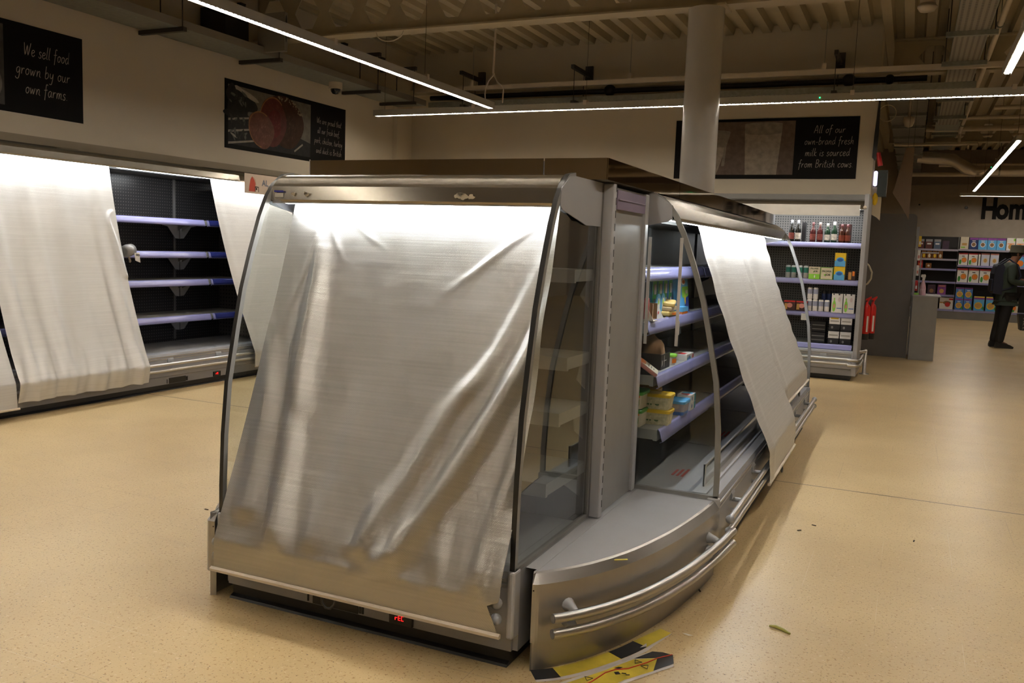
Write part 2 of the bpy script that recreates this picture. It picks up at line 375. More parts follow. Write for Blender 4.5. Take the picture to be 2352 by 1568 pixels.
def type_text(body, size, name, m, parent=None, loc=(0, 0, 0), rot=(PI/2, 0, 0), depth=0.0, align='CENTER', off=0.0, xs=1.0, shear=0.0):
    cu = bpy.data.curves.new(name, 'FONT'); cu.body = body; cu.size = size; cu.align_x = align; cu.extrude = depth; cu.offset = off; cu.resolution_u = 3; cu.shear = shear
    t = bpy.data.objects.new(name+'_src', cu); COL.objects.link(t)
    dg = bpy.context.evaluated_depsgraph_get(); me = bpy.data.meshes.new_from_object(t.evaluated_get(dg))
    bpy.data.objects.remove(t); bpy.data.curves.remove(cu)
    me.name = name; me.materials.clear(); me.materials.append(m)
    for v in me.vertices: v.co.x *= xs
    o = bpy.data.objects.new(name, me); COL.objects.link(o); o.location = loc; o.rotation_euler = rot
    if parent: o.parent = parent
    return o
# ================================================================ shared materials
cream = mat('cream_paint', (0.56, 0.485, 0.365), 0.6, var=0.03, vscale=1.5)
cream_roof = mat('cream_coated_steel', (0.41, 0.345, 0.23), 0.45, var=0.05)
white_paint = mat('white_painted_metal', (0.58, 0.50, 0.40), 0.4)
galv = mat('galvanised_steel', (0.25, 0.26, 0.23), 0.45, 0.5, var=0.12, vscale=20)
dark_steel = mat('dark_steel', (0.05, 0.045, 0.04), 0.5, 0.3)
black = mat('black_plastic', (0.012, 0.012, 0.012), 0.4)
grey_panel = mat('grey_powder_coat', (0.30, 0.30, 0.315), 0.42, 0.0, var=0.03)
grey_dark = mat('dark_grey_coat', (0.17, 0.165, 0.16), 0.45)
grey_lt = mat('light_grey_coat', (0.42, 0.42, 0.44), 0.38, var=0.03)
brushed = mat('brushed_steel', (0.40, 0.385, 0.37), 0.34, 0.85, bump=0.10, bscale=40, bstretch=(0.6, 0.6, 30), var=0.04)
canopy_m = mat('canopy_steel', (0.36, 0.335, 0.29), 0.16, 0.9, bump=0.03, bscale=3, var=0.03)
chrome = mat('polished_steel', (0.60, 0.58, 0.55), 0.38, 1.0, var=0.0)
mirror_m = mat('mirror_steel', (0.55, 0.50, 0.44), 0.04, 1.0, var=0.0)
alu = mat('satin_aluminium', (0.50, 0.49, 0.48), 0.35, 0.7)
hoop_m = mat('hoop_trim_dark', (0.03, 0.03, 0.03), 0.3, 0.3); hoop_g = mat('hoop_trim_grey', (0.24, 0.235, 0.225), 0.4, 0.2)
strip_m = mat('lavender_price_strip', (0.27, 0.27, 0.52), 0.25, coat=0.6, var=0.05)
strip_b = mat('blue_price_strip', (0.03, 0.04, 0.22), 0.25, coat=0.6)
knob_m = mat('grey_plastic_knob', (0.33, 0.34, 0.36), 0.35)
shelf_m = mat('shelf_steel', (0.34, 0.335, 0.33), 0.4, 0.15)
deck_m = mat('grey_deck', (0.40, 0.40, 0.42), 0.33, var=0.04)
inner_dark = mat('chiller_dark_liner', (0.030, 0.030, 0.033), 0.45)
perf_dark = hole_material('perforated_dark', (0.030, 0.029, 0.031), (0.16, 0.15, 0.14), 0.03, (0, 2), 0.17, rough=.3, metal=0.1)
perf_grey = hole_material('perforated_side', (0.11, 0.105, 0.105), (0.02, 0.02, 0.02), 0.04, (1, 2), 0.22, metal=0.1)
tray_perf = hole_material('perforated_tray', (0.30, 0.27, 0.23), (0.02, 0.02, 0.02), (0.05, 0.03), (0, 1), 0.25, metal=0.3)
tray_perf2 = hole_material('perforated_tray_lip', (0.22, 0.20, 0.17), (0.02, 0.02, 0.02), (0.05, 0.5), (1, 2), 0.28, metal=0.3)
board_black = mat('poster_black', (0.006, 0.005, 0.0045), 0.6, var=0, spec=0.12)
chalk = mat('chalk_lettering', (0.42, 0.36, 0.29), 0.7, var=0)
white = mat('white_card', (0.72, 0.70, 0.67), 0.55)
red = mat('red_gloss', (0.55, 0.015, 0.012), 0.3)
wood_lam = mat('beige_laminate', (0.46, 0.35, 0.22), 0.5)
green_led = emit('green_indicator', (0.02, 1.0, 0.25), 4.0)
led_body = mat('strip_housing', (0.42, 0.40, 0.34), 0.4, 0.2)
led_x = led_material('led_lens_x', 0, 0.045, LED); led_y = led_material('led_lens_y', 1, 0.045, LED)
case_lamp = emit('chiller_lamp', (0.93, 0.97, 1.0), CASE)

def glass_material():
    m = bpy.data.materials.new('clear_glass'); m.use_nodes = True; N, L = nt(m); N.remove(N['Principled BSDF'])
    t = N.new('ShaderNodeBsdfTransparent'); t.inputs[0].default_value = (0.90, 0.92, 0.91, 1)
    g = N.new('ShaderNodeBsdfGlossy'); g.inputs['Roughness'].default_value = 0.02; g.inputs[0].default_value = (0.9, 0.9, 0.9, 1)
    f = N.new('ShaderNodeFresnel'); f.inputs[0].default_value = 1.5
    mm = N.new('ShaderNodeMath'); mm.operation = 'MULTIPLY_ADD'; mm.inputs[1].default_value = 1.7; mm.inputs[2].default_value = 0.015; L.new(f.outputs[0], mm.inputs[0])
    ge = N.new('ShaderNodeNewGeometry'); iv = N.new('ShaderNodeMath'); iv.operation = 'SUBTRACT'; iv.inputs[0].default_value = 1; L.new(ge.outputs['Backfacing'], iv.inputs[1])
    m2 = N.new('ShaderNodeMath'); m2.operation = 'MULTIPLY'; L.new(mm.outputs[0], m2.inputs[0]); L.new(iv.outputs[0], m2.inputs[1]); mm = m2
    x = N.new('ShaderNodeMixShader'); L.new(mm.outputs[0], x.inputs[0]); L.new(t.outputs[0], x.inputs[1]); L.new(g.outputs[0], x.inputs[2])
    L.new(x.outputs[0], N['Material Output'].inputs['Surface']); return m
glass = glass_material()

# ================================================================ setting
XL, YB, ZR = -7.05, 11.65, 4.2
struct(MB().box(-7.25, 7.5, -6, 26.2, -0.12, 0).build('floor', floor_material()))
struct(MB().box(-7.25, XL, -6, 11.85, 0, 4.45).build('wall_left', cream))
bk = MB(); bk.box(XL, -0.52, YB, YB+0.60, 0, 4.45)
struct(bk.build('wall_back', cream))
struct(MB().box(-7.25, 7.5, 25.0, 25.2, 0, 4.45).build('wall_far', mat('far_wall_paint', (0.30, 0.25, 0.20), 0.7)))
struct(MB().box(7.3, 7.5, -6, 26.2, 0, 4.45).build('wall_right', cream))
struct(MB().box(-7.25, 7.5, -6.2, -6, 0, 4.45).build('wall_front', cream))
struct(MB().box(-7.25, -7.05, 11.85, 25.0, 0, 4.45).build('wall_store', cream))
pil = MB().box(XL, XL+0.07, 11.12, 11.32, 0, 3.55)
struct(pil.build('trim_1', cream))
# roof deck: trapezoidal steel sheet, ribs along y, pitch 0.235
def deck_profile(x0, n, pitch=0.235, h=0.085):
    p = []
    for i in range(n):
        x = x0+i*pitch
        p += [(x, 0), (x+0.10, 0), (x+0.125, h), (x+0.21, h)]
    p.append((x0+n*pitch, 0)); return p
pr = deck_profile(-7.1, 62)
lo = [(x, ZR+z) for x, z in pr]; d = MB()
vs = [(x, -6, z) for x, z in lo]+[(x, 26, z) for x, z in lo]; k = len(lo)
d.add(vs, [(i, i+1, k+i+1, k+i) for i in range(k-1)])
struct(d.build('ceiling', cream_roof, solid=0.004))
struct(MB().box(-7.25, 7.5, -6.2, 26.2, 4.40, 4.45).build('ceiling', dark_steel))
# ledge along the back wall near the roof
struct(MB().box(XL, -0.30, YB-0.07, YB, 3.60, 3.68).build('trim_2', cream))

# castellated roof beams
def beam(y, x0, x1, zb, ztop, cell, hw, label):
    t = thing('castellated_beam', label, 'beam', (0, y, 0)); hz = (zb+ztop)/2
    def web(lowr):
        s = 1 if lowr else -1; base = zb+0.018 if lowr else ztop-0.018; tip = hz - s*(hz-zb)*0.60
        P = [(x0, base), (x1, base)]; Q = []
        n = int((x1-x0)/cell)
        Q.append((x0, hz))
        for i in range(n):
            c = x0+(i+.5)*cell
            Q += [(c-hw, hz), (c-hw*.42, tip), (c+hw*.42, tip), (c+hw, hz)]
        Q.append((x1, hz)); return P+Q[::-1]
    for lowr in (True, False):
        m = MB(); p = web(lowr); m.prism(p, 'y', -0.006, 0.006); m.build('web', cream_roof, t)
    MB().box(x0, x1, -0.10, 0.10, zb, zb+0.018).build('lower_flange', cream_roof, t)
    MB().box(x0, x1, -0.10, 0.10, ztop-0.018, ztop).build('upper_flange', cream_roof, t)
    return t
beam(8.20, -7.04, 7.0, 3.62, 4.19, 0.46, 0.17, 'cream castellated roof beam resting over the round column')
beam(12.45, -0.405, 7.0, 3.76, 4.19, 0.95, 0.19, 'dim castellated roof beam starting at the end of the back wall')
b3 = beam(19.5, -0.6, 7.0, 3.75, 4.19, 0.5, 0.15, 'dim roof beam nearest the far wall lettering')
# round column behind the island
c = thing('column', 'round cream column rising behind the island cabinets to the roof beam', 'column', (-1.862, 8.15, 0))
MB().lathe([(0.162, 0.0), (0.162, 3.60)], n=48).build('shaft', mat('column_paint', (0.50, 0.475, 0.44), 0.22, var=0.02), c)
MB().box(-0.19, 0.19, -0.12, 0.17, 3.60, 3.62).build('cap_plate', cream_roof, c)

# ================================================================ ceiling light strips
def strip(ax, x, y, ln, label, dots=None):
    t = thing('light_strip', label, 'strip light', (x, y, 3.0), group=None)
    w_ = 0.032
    if ax == 'y': B = lambda m, a0, a1, c0, c1, z0, z1, mi=0: m.box(c0, c1, a0, a1, z0, z1, mi)
    else: B = lambda m, a0, a1, c0, c1, z0, z1, mi=0: m.box(a0, a1, c0, c1, z0, z1, mi)
    m = MB(); B(m, 0, ln, -w_-.004, w_+.004, 0.012, 0.075); B(m, 0, ln, -w_-.004, -w_+.002, 0.0, 0.012); B(m, 0, ln, w_-.002, w_+.004, 0.0, 0.012)
    m.build('housing', led_body, t)
    m = MB()
    k = max(1, round(ln/1.5)); seg = ln/k
    for i in range(k): B(m, i*seg+0.012, (i+1)*seg-0.012, -w_*0.47, w_*0.47, 0.004, 0.0115)
    m.build('lens', led_x if ax == 'x' else led_y, t)
    for i in range(1, k):
        m = MB(); B(m, i*seg-0.02, i*seg+0.02, -w_-.012, w_+.012, 0.05, 0.10)
        m.build('clip', white_paint, t)
    for i in range(0, k+1, 2):
        m = MB(); a = min(max(i*seg, 0.15), ln-0.15); p = (0, a) if ax == 'y' else (a, 0)
        m.cyl((p[0], p[1], 0.075), (p[0], p[1], 1.195), 0.0025, 5); m.build('suspension_wire', dark_steel, t)
    m = MB(); a = ln*0.42
    B(m, a, a+0.012, -w_-.010, -w_-.003, 0.03, 0.04); m.build('indicator', green_led, t)
    return t
SL = ['long LED strip light running down the left aisle toward the back wall', 'long LED strip light crossing in front of the back wall posters',
      'LED strip light above the front end of the island', 'LED strip light overhead along the island', 'LED strip light over the right aisle ending nearest the smoke detector',
      'far LED strip light slanting toward the wall lettering', 'short far LED strip light just above the black wall lettering']
for s_, l in zip(STRIPS, SL): strip(*s_, l)
# cable drop beside the junction of the two strips
t = thing('hanging_cable', 'white cable dropping from the roof to the strip light junction', 'cable', (-4.62, 9.45, 3.0))
MB().tube([(0.0, 0, 1.2), (0.0, 0, 0.75), (-0.01, 0, 0.42), (0, 0, 0.4)], 0.013, 8).build('flex', white_paint, t)
MB().tube([(0, 0, .4), (-.07, 0, .33), (-.11, 0, .2), (-.10, 0, .07)], 0.008, 6).build('lead', white_paint, t)
MB().tube([(0, 0, .4), (.06, 0, .3), (.13, 0, .24), (.12, 0, .07)], 0.008, 6).build('lead', white_paint, t)
# unlit white track in front of the back wall
t = thing('cable_trunking', 'white trunking rail running along the back wall below the roof', 'trunking', (-6.75, 11.25, 3.575))
MB().box(0, 12.0, -0.03, 0.03, 0, 0.06).build('rail', white_paint, t)
for q in (0.9, 3.2, 5.6, 8.2, 10.4):
    MB().box(q, q+0.05, -0.035, 0.035, 0.06, 0.13).build('clip', white_paint, t)
    MB().cyl((q+.025, 0, .13), (q+.025, 0, .62), 0.004, 6).build('hanger', galv, t)
t = thing('black_pipe', 'black insulated pipe running along the top of the back wall', 'pipe', (-6.6, 11.42, 3.52))
MB().cyl((0, 0, 0), (6.6, 0, 0), 0.035, 12).build('insulation', black, t)
for q in (2.75, 5.75):
    MB().ball((q, 0, 0.01), 0.085, 12, sq=(1.0, .8, .9)).build('joint_lagging', black, t)
MB().ball((6.2, 0, 0.0), 0.06, 12).build('joint_lagging', black, t)
def back_tray():
    t = thing('cable_tray', 'grey perforated cable tray along the back wall behind the strip light', 'cable tray', (-6.5, 11.18, 3.35))
    m = MB(); m.box(0, 7.0, 0, 0.4, 0, 0.004); m.build('tray_bed', tray_perf, t)
    MB().box(0, 7.0, -0.004, 0, 0, 0.07).build('tray_lip', galv, t)
    for i, q in enumerate((0.6, 2.25, 5.5)):
        b = MB(); b.box(q, q+0.045, -0.2, 0.47, 0.40, 0.45); b.box(q-.03, q+.075, 0.43, 0.47, 0.33, 0.55); b.build('wall_bracket', dark_steel, t)
        for yy in (-.12, .25): MB().cyl((q+.02, yy, 0), (q+.02, yy, 0.41), 0.005, 6).build('threaded_rod', dark_steel, t)
        MB().box(q-.01, q+.05, -0.15, 0.4, -0.035, 0).build('support_channel', dark_steel, t)
back_tray()
def left_tray():
    t = thing('cable_tray', 'grey perforated cable tray running above the posters on the left wall', 'cable tray', (-7.0, 0.5, 3.36))
    MB().box(0.03, 0.50, 0, 10.6, 0, 0.005).build('tray_bed', galv, t)
    MB().box(0.50, 0.508, 0, 10.6, 0, 0.075).build('tray_lip', tray_perf2, t)
    MB().box(0.03, 0.036, 0, 10.6, 0, 0.07).build('tray_lip', galv, t)
    m = MB(); m.box(0.12, 0.16, 0, 10.6, 0.005, 0.03); m.box(0.3, 0.33, 0, 10.6, 0.005, 0.03); m.build('cables', black, t)
    for q in (2.4, 4.2, 5.95, 7.35, 9.3, 10.2):
        MB().box(-0.02, 0.56, q, q+0.045, -0.04, -0.0).build('support_channel', dark_steel, t)
        for xx in (.53, .25): MB().cyl((xx, q+.02, 0), (xx, q+.02, 0.42), 0.006, 6).build('threaded_rod', dark_steel, t)
        b = MB(); b.box(-0.02, 0.56, q, q+0.045, 0.42, 0.47); b.prism([(0, .47), (0.03, .62), (-.03, .62), (-.03, .47)], 'y', q-.02, q+.06); b.build('wall_bracket', dark_steel, t)
    b = MB(); b.box(0.42, 0.78, 7.15, 7.2, 0.02, 0.42); b.build('perforated_riser', tray_perf2, t)
    MB().box(0.0, 0.34, 6.75, 7.1, 0.10, 0.42).build('junction_box', black, t)
left_tray()
# dome camera under the tray
t = thing('dome_camera', 'small white dome camera hanging under the left wall cable tray', 'camera', (-6.72, 9.25, 3.30))
MB().cyl((0, 0, -.02), (0, 0, .06), 0.085, 24).build('housing', white_paint, t, bevel=.01)
MB().lathe([(0.0, -.085), (.035, -.078), (.058, -.05), (.062, -.02)], n=24).build('dome', mat('smoked_dome', (.01, .01, .01), .08), t)
# white hoop of cable by the beam
tag(MB().tube([(-5.22+.17*math.cos(a), 8.13, 3.622+.10*math.sin(a)) for a in [PI+i*PI/10 for i in range(11)]], 0.007, 6).build('cable_loop', white_paint), 'small white cable loop drooping from the lower flange of the front beam', 'cable')

# ---- right hand services
t = thing('cable_tray', 'wide perforated tray overhead at top right running away from the viewer', 'cable tray', (0.213, 8.45, 3.62))
MB().box(0, 0.29, 0, 7.6, 0, 0.005).build('tray_bed', tray_perf, t)
for x_ in (-.004, .29): MB().box(x_, x_+.005, 0, 7.6, 0, 0.06).build('tray_lip', galv, t)
for q in (1.2, 2.6, 5.0, 6.6):
    MB().box(-.08, .37, q, q+.05, -.045, 0).build('support_channel', galv, t)
    for xx in (-.05, .34): MB().cyl((xx, q+.02, 0), (xx, q+.02, .575), 0.006, 6).build('threaded_rod', dark_steel, t)
t = thing('sprinkler_pipe', 'cream sprinkler pipe at top right running toward the far wall', 'pipe', (0.60, 8.6, 3.7))
MB().cyl((0, 0, 0), (0, 9.0, 0), 0.028, 12).build('pipe', white_paint, t)
for q in (1.2, 2.8, 5.4, 8.0): MB().cyl((0, q, 0), (0, q+.03, 0), 0.036, 12).box(-.004, .004, q, q+.03, 0, .45).build('pipe_clip', galv, t)
t = thing('sprinkler_pipe', 'cream cross pipe joining the far end of the sprinkler pipe', 'pipe', (-0.45, 17.6, 3.5))
MB().cyl((0, 0, 0), (1.35, 0, 0), 0.028, 10).cyl((1.05, 0, 0), (1.05, 0, .2), .026, 10).build('pipe', white_paint, t)
MB().cyl((1.2, 0, -.09), (1.2, 0, 0), 0.02, 8).build('sprinkler_head', white_paint, t)
t = thing('smoke_detector', 'white round smoke detector hanging near the top right strip light', 'smoke detector', (-0.055, 10.2, 4.0))
MB().cyl((0, 0, 0.04), (0, 0, 0.2), 0.075, 24).build('mounting', white_paint, t)
MB().lathe([(0.0, -.04), (.07, -.035), (.095, 0), (.095, .015), (.08, .02), (.08, .04), (0, .04)], n=28).build('sensor_head', white_paint, t)
# ladder tray running into the distance
t = thing('cable_ladder', 'wide dark cable ladder under the roof between wall end and far wall', 'cable tray', (-0.47, 13.2, 3.6))
MB().box(0, 0.5, 0, 11.6, 0, 0.006).build('tray_bed', mat('dim_tray', (.10, .095, .09), .5, .2), t)
for q in range(9): MB().box(-.01, .51, q*1.35, q*1.35+.05, -.04, 0).build('support_channel', galv, t)
for q in range(5): MB().cyl((.52, q*2.6, 0), (.52, q*2.6, .59), .006, 6).build('threaded_rod', dark_steel, t)
t = thing('cable_tray', 'short grey tray in the roof to the right of the cable ladder', 'cable tray', (0.2, 15.4, 3.86))
MB().box(0, 0.4, 0, 6.2, 0, 0.005).build('tray_bed', galv, t)
for q in range(4): MB().box(-.04, .44, q*1.7, q*1.7+.05, -.04, 0).build('support_channel', galv, t)
t = thing('air_duct', 'crumpled silver flexible duct under the roof by the far wall', 'duct', (0.0, 21.0, 3.6))
foil = mat('duct_foil', (0.55, 0.50, 0.46), 0.28, 0.9, bump=0.8, bscale=14)
MB().tube([(-0.05, 0, .04), (.2, 0, .02), (.45, 0, .0), (.62, 0, -.02), (.75, 0, -.10), (.9, 0, -.20), (1.05, 0, -.25), (1.25, 0, -.24)], [.12, .13, .12, .13, .12, .13, .11, .10], 16).build('flexible_duct', foil, t)
MB().cyl((1.2, 0, -.24), (6.0, 0, -.30), 0.10, 18).build('rigid_duct', foil, t)
for q in (1.5, 3.2, 4.8): MB().cyl((q, 0, -.24), (q+.03, 0, -.24), .112, 18).box(q, q+.02, -.003, .003, -.15, .6).build('duct_strap', galv, t)
for i, (x_, y_, z_, ln, r_) in enumerate([(-.15, 18.6, 3.9, 7, .05), (.3, 16.0, 3.72, 6.5, .03), (.9, 14.4, 3.30+.32, 6.0, .03), (.4, 22.6, 3.62, 6.5, .04), (-.4, 23.6, 3.5, 7.3, .05), (0.6, 20.0, 3.95, 6.3, .03)]):
    lab = ['thick cream pipe crossing the far roof above the ducts', 'thin cream pipe crossing the roof beyond the long strip light', 'pale conduit crossing above the far slanting strip light', 'cream pipe just under the roof in front of the far wall', 'lowest cream pipe along the top of the far wall', 'thin pipe high under the roof over the silver duct'][i]
    tag(MB().cyl((0, 0, 0), (ln, 0, 0), r_, 10).build('conduit', white_paint, loc=(x_, y_, z_)), lab, 'pipe')
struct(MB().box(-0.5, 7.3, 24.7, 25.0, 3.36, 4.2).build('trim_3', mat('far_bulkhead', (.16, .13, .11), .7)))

# ================================================================ posters
def printed(name, col, rough=.5): return mat(name, col, rough, var=.22, vscale=14, spec=.12)
def poster(loc, rotz, W, H, label):
    t = thing('wall_poster', label, 'poster', loc, rotz)
    MB().box(0, W, 0, 0.012, 0, H).build('board', board_black, t); return t
def ell(cx, cz, rx, rz, y, n=40, a0=0.0, ph=0.0, wob=0.0, seed=0):
    q = random.Random(seed); k1 = q.uniform(0, 6); k2 = q.uniform(0, 6)
    out = []
    for i in range(n):
        a = 2*PI*i/n; rr = 1+wob*(math.sin(3*a+k1)*.6+math.sin(5*a+k2)*.4)
        x = rx*rr*math.cos(a); z = rz*rr*math.sin(a)
        out.append((cx+x*math.cos(ph)-z*math.sin(ph), y, cz+x*math.sin(ph)+z*math.cos(ph)))
    return out
def lines(t, rows, size, wd=.05, **k):
    for i, (tx, xc, z) in enumerate(rows):
        tx, tw = tx; m = MB(); handwrite(m, tx, xc-tw/2, z, size, y=-0.003, wd=wd, sx=tw/(text_width(tx)*size))
        m.build('lettering', chalk, t)
PH = 0.755
# poster 1: only its right half is in frame
t = poster((-7.045, 3.56, 2.385), PI/2, 2.27, PH, 'black poster at far left reading We sell food grown by our own farms.')
MB().poly([(.04, -.002, .05), (1.5, -.002, .05), (1.5, -.002, .71), (.04, -.002, .71)]).build('photo_print', printed('field_photo_grey', (.06, .055, .05)), t)
for e_ in (ell(1.32, .22, .16, .17, -.003), ell(1.25, .5, .22, .12, -.003)): MB().poly(e_).build('photo_print', printed('field_photo_light', (.16, .14, .12)), t)
lines(t, [(('We sell food', .45), 1.905, .50), (('grown by our', .53), 1.87, .335), (('own farms.', .42), 1.90, .18)], .105, wd=.055)
# poster 2: roast beef
t = poster((-7.045, 7.66, 2.385), PI/2, 2.27, PH, 'black poster with sliced roast beef photo on the left wall')
gph = printed('photo_grey', (.13, .115, .09)); gdk = printed('photo_dark', (.022, .022, .02)); glt = printed('photo_light', (.30, .26, .21))
m = MB(); m.poly([(.05, -.002, .05), (1.52, -.002, .05), (1.52, -.002, .70), (.05, -.002, .70)]); m.build('photo_print', gph, t)
m = MB(); m.poly([(.05, -.0025, .05), (1.52, -.0025, .05), (1.52, -.0025, .22), (1.1, -.0025, .30), (.7, -.0025, .42), (.05, -.0025, .36)])
m.poly(ell(.28, .52, .22, .13, -.0027, wob=.25, seed=3)); m.poly(ell(.14, .56, .13, .14, -.0029, wob=.3, seed=8)); m.poly(ell(.2, .40, .2, .08, -.003, wob=.2, seed=5)); m.build('photo_print', gdk, t)
m = MB()
for i in range(3): a = .36-.13*i; m.poly([(.05, -.0032, a-.055), (.5, -.0032, a+.02), (.5, -.0032, a+.04), (.05, -.0032, a-.03)])
m.poly(ell(.33, .60, .20, .05, -.0026, ph=-.5)); m.poly(ell(.4, .62, .16, .03, -.0032, ph=-.3)); m.poly([(1.2, -.0031, .10), (1.36, -.0031, .20), (1.37, -.0031, .18), (1.21, -.0031, .08)])
m.poly(ell(1.12, .13, .04, .02, -.0033)); m.poly(ell(.14, .15, .06, .012, -.0033, ph=-.4)); m.build('photo_print', glt, t)
m = MB(); m.poly(ell(1.02, .42, .36, .30, -.0035, ph=-.35, wob=.05, seed=2)); m.build('photo_print', printed('beef_crust', (.05, .022, .012)), t)
m = MB(); m.poly(ell(.80, .385, .24, .295, -.004, ph=-.15, wob=.05, seed=4)); m.build('photo_print', printed('beef_pink', (.105, .030, .022)), t)
m = MB(); m.poly(ell(.60, .27, .23, .20, -.0045, ph=-.55, wob=.06, seed=6)); m.build('photo_print', printed('beef_slice', (.15, .062, .042)), t)
m = MB(); m.poly(ell(.82, .36, .13, .17, -.0042, ph=-.3, wob=.1, seed=9)); m.build('photo_print', printed('beef_red', (.125, .022, .018)), t)
m = MB()
for i in range(46):
    a = rnd.uniform(.35, 1.9); r_ = rnd.uniform(.80, 1.0)
    m.poly(ell(1.02+.37*r_*math.cos(a), .43+.28*r_*math.sin(a), rnd.uniform(.006, .018), rnd.uniform(.006, .014), -.0046-.00002*i, 7))
m.build('photo_print', printed('pepper_crust', (.22, .17, .11)), t)
# muscle grain, fat rims and salad leaves of the roast beef print
def streaks(n, cx, cz, rx, rz, ph, ln, wd, y, col, seed):
    q = random.Random(seed); m = MB()
    for i in range(n):
        a = q.uniform(0, 2*PI); r_ = q.uniform(.15, .85); x = cx+rx*r_*math.cos(a)*math.cos(ph)-rz*r_*math.sin(a)*math.sin(ph); z = cz+rx*r_*math.cos(a)*math.sin(ph)+rz*r_*math.sin(a)*math.cos(ph)
        m.poly(ell(x, z, ln*q.uniform(.5, 1.2), wd, y-.00001*i, 8, ph=q.uniform(-.4, .4)+1.1))
    m.build('photo_print', col, t)
streaks(40, .60, .27, .20, .17, -.55, .016, .0022, -.0048, printed('beef_grain', (.24, .12, .085)), 3)
streaks(34, .80, .40, .20, .25, -.15, .015, .0022, -.0044, printed('beef_grain_red', (.19, .07, .05)), 5)
streaks(30, 1.06, .38, .25, .22, -.35, .02, .003, -.0038, printed('crust_grain', (.11, .055, .03)), 7)
m = MB()
def rim(cx, cz, rx, rz, ph, a0, a1, y, w0):
    P = []
    for i in range(19):
        a = a0+(a1-a0)*i/18
        for k in (1.0, 1.0-w0): P.append((cx+rx*k*math.cos(a)*math.cos(ph)-rz*k*math.sin(a)*math.sin(ph), y, cz+rx*k*math.cos(a)*math.sin(ph)+rz*k*math.sin(a)*math.cos(ph)))
    m.add(P, [(2*i, 2*i+2, 2*i+3, 2*i+1) for i in range(18)])
rim(.60, .27, .23, .20, -.55, 1.6, 5.2, -.0049, .07); rim(.80, .385, .24, .295, -.15, 1.0, 3.3, -.0043, .05)
m.build('photo_print', printed('fat_rim', (.26, .12, .05)), t)
q_ = random.Random(21)
for k_, col in enumerate((printed('leaf_grey', (.10, .10, .085)), printed('leaf_dark', (.035, .035, .03)))):
    m = MB()
    for i in range(16):
        x = q_.uniform(.08, .42); z = q_.choice((q_.uniform(.50, .64), q_.uniform(.30, .36), q_.uniform(.12, .20)))
        m.poly(ell(x, z, q_.uniform(.02, .055), q_.uniform(.010, .022), -.00322-.00001*(i+16*k_), 10, ph=q_.uniform(0, 3), wob=.2, seed=i))
    m.build('photo_print', col, t)
lines(t, [(('We are proud that', .53), 1.91, .50), (('all our fresh beef,', .48), 1.90, .375), (('pork, chicken, turkey', .60), 1.90, .25), (('and duck is British', .55), 1.91, .125)], .078, wd=.045)
# poster 3: milk
t = poster((-2.975, 11.635, 2.385), 0, 2.27, PH, 'black poster with glasses of milk on the back wall')
t.location.y = 11.637
mb_ = printed('milk_photo_brown', (.12, .085, .065)); ml = printed('milk_white', (.27, .225, .175)); mg = printed('glass_grey', (.20, .165, .13))
MB().poly([(.09, -.002, .05), (1.52, -.002, .05), (1.52, -.002, .72), (.09, -.002, .72)]).build('photo_print', mb_, t)
for e_ in ([(.93, -.0025, .05), (1.32, -.0025, .05), (1.36, -.0025, .58), (.90, -.0025, .58)], [(.34, -.0025, .05), (.56, -.0025, .05), (.67, -.0025, .40), (.32, -.0025, .40)]): MB().poly(e_).build('photo_print', ml, t)
MB().poly([(.90, -.0026, .58), (1.36, -.0026, .58), (1.365, -.0026, .68), (.895, -.0026, .68)]).poly(ell(1.13, .58, .232, .03, -.0027)).poly([(.32, -.0024, .40), (.67, -.0024, .40), (.72, -.0024, .58), (.30, -.0024, .60)]).build('photo_print', mg, t)
for e_ in (ell(1.13, .685, .235, .022, -.0028), ell(.51, .59, .21, .03, -.0028), [(.62, -.003, .16), (.66, -.003, .5), (.68, -.003, .5), (.66, -.003, .16)]): MB().poly(e_).build('photo_print', mg, t)
lines(t, [(('All of our', .37), 1.93, .56), (('own-brand fresh', .58), 1.93, .42), (('milk is sourced', .53), 1.92, .28), (('from British cows.', .65), 1.91, .14)], .095, wd=.055)
# wall lettering on the far wall
t = thing('wall_lettering', 'large black letters on the far wall above the shelving', 'sign', (1.48, 24.985, 2.55))
x_ = 0
for ch, wd_ in (('H', .335), ('o', .28), ('m', .44), ('e', .3)):
    o = type_text(ch, .70, 'letter', board_black, t, (x_, 0, 0), depth=.006, align='LEFT', off=.028, xs=.72); x_ += wd_
for x_, z_, r_, l in ((1.15, 2.80, .035, 'dark round fitting on the far wall left of the lettering'), (-.13+.2, 2.86, .022, 'tiny dark fitting on the far wall near the ladder tray')):
    tag(MB().cyl((0, 0, 0), (0, -.05, 0), r_, 14).build('wall_fitting', black, loc=(x_, 25.0, z_)), l, 'fitting')
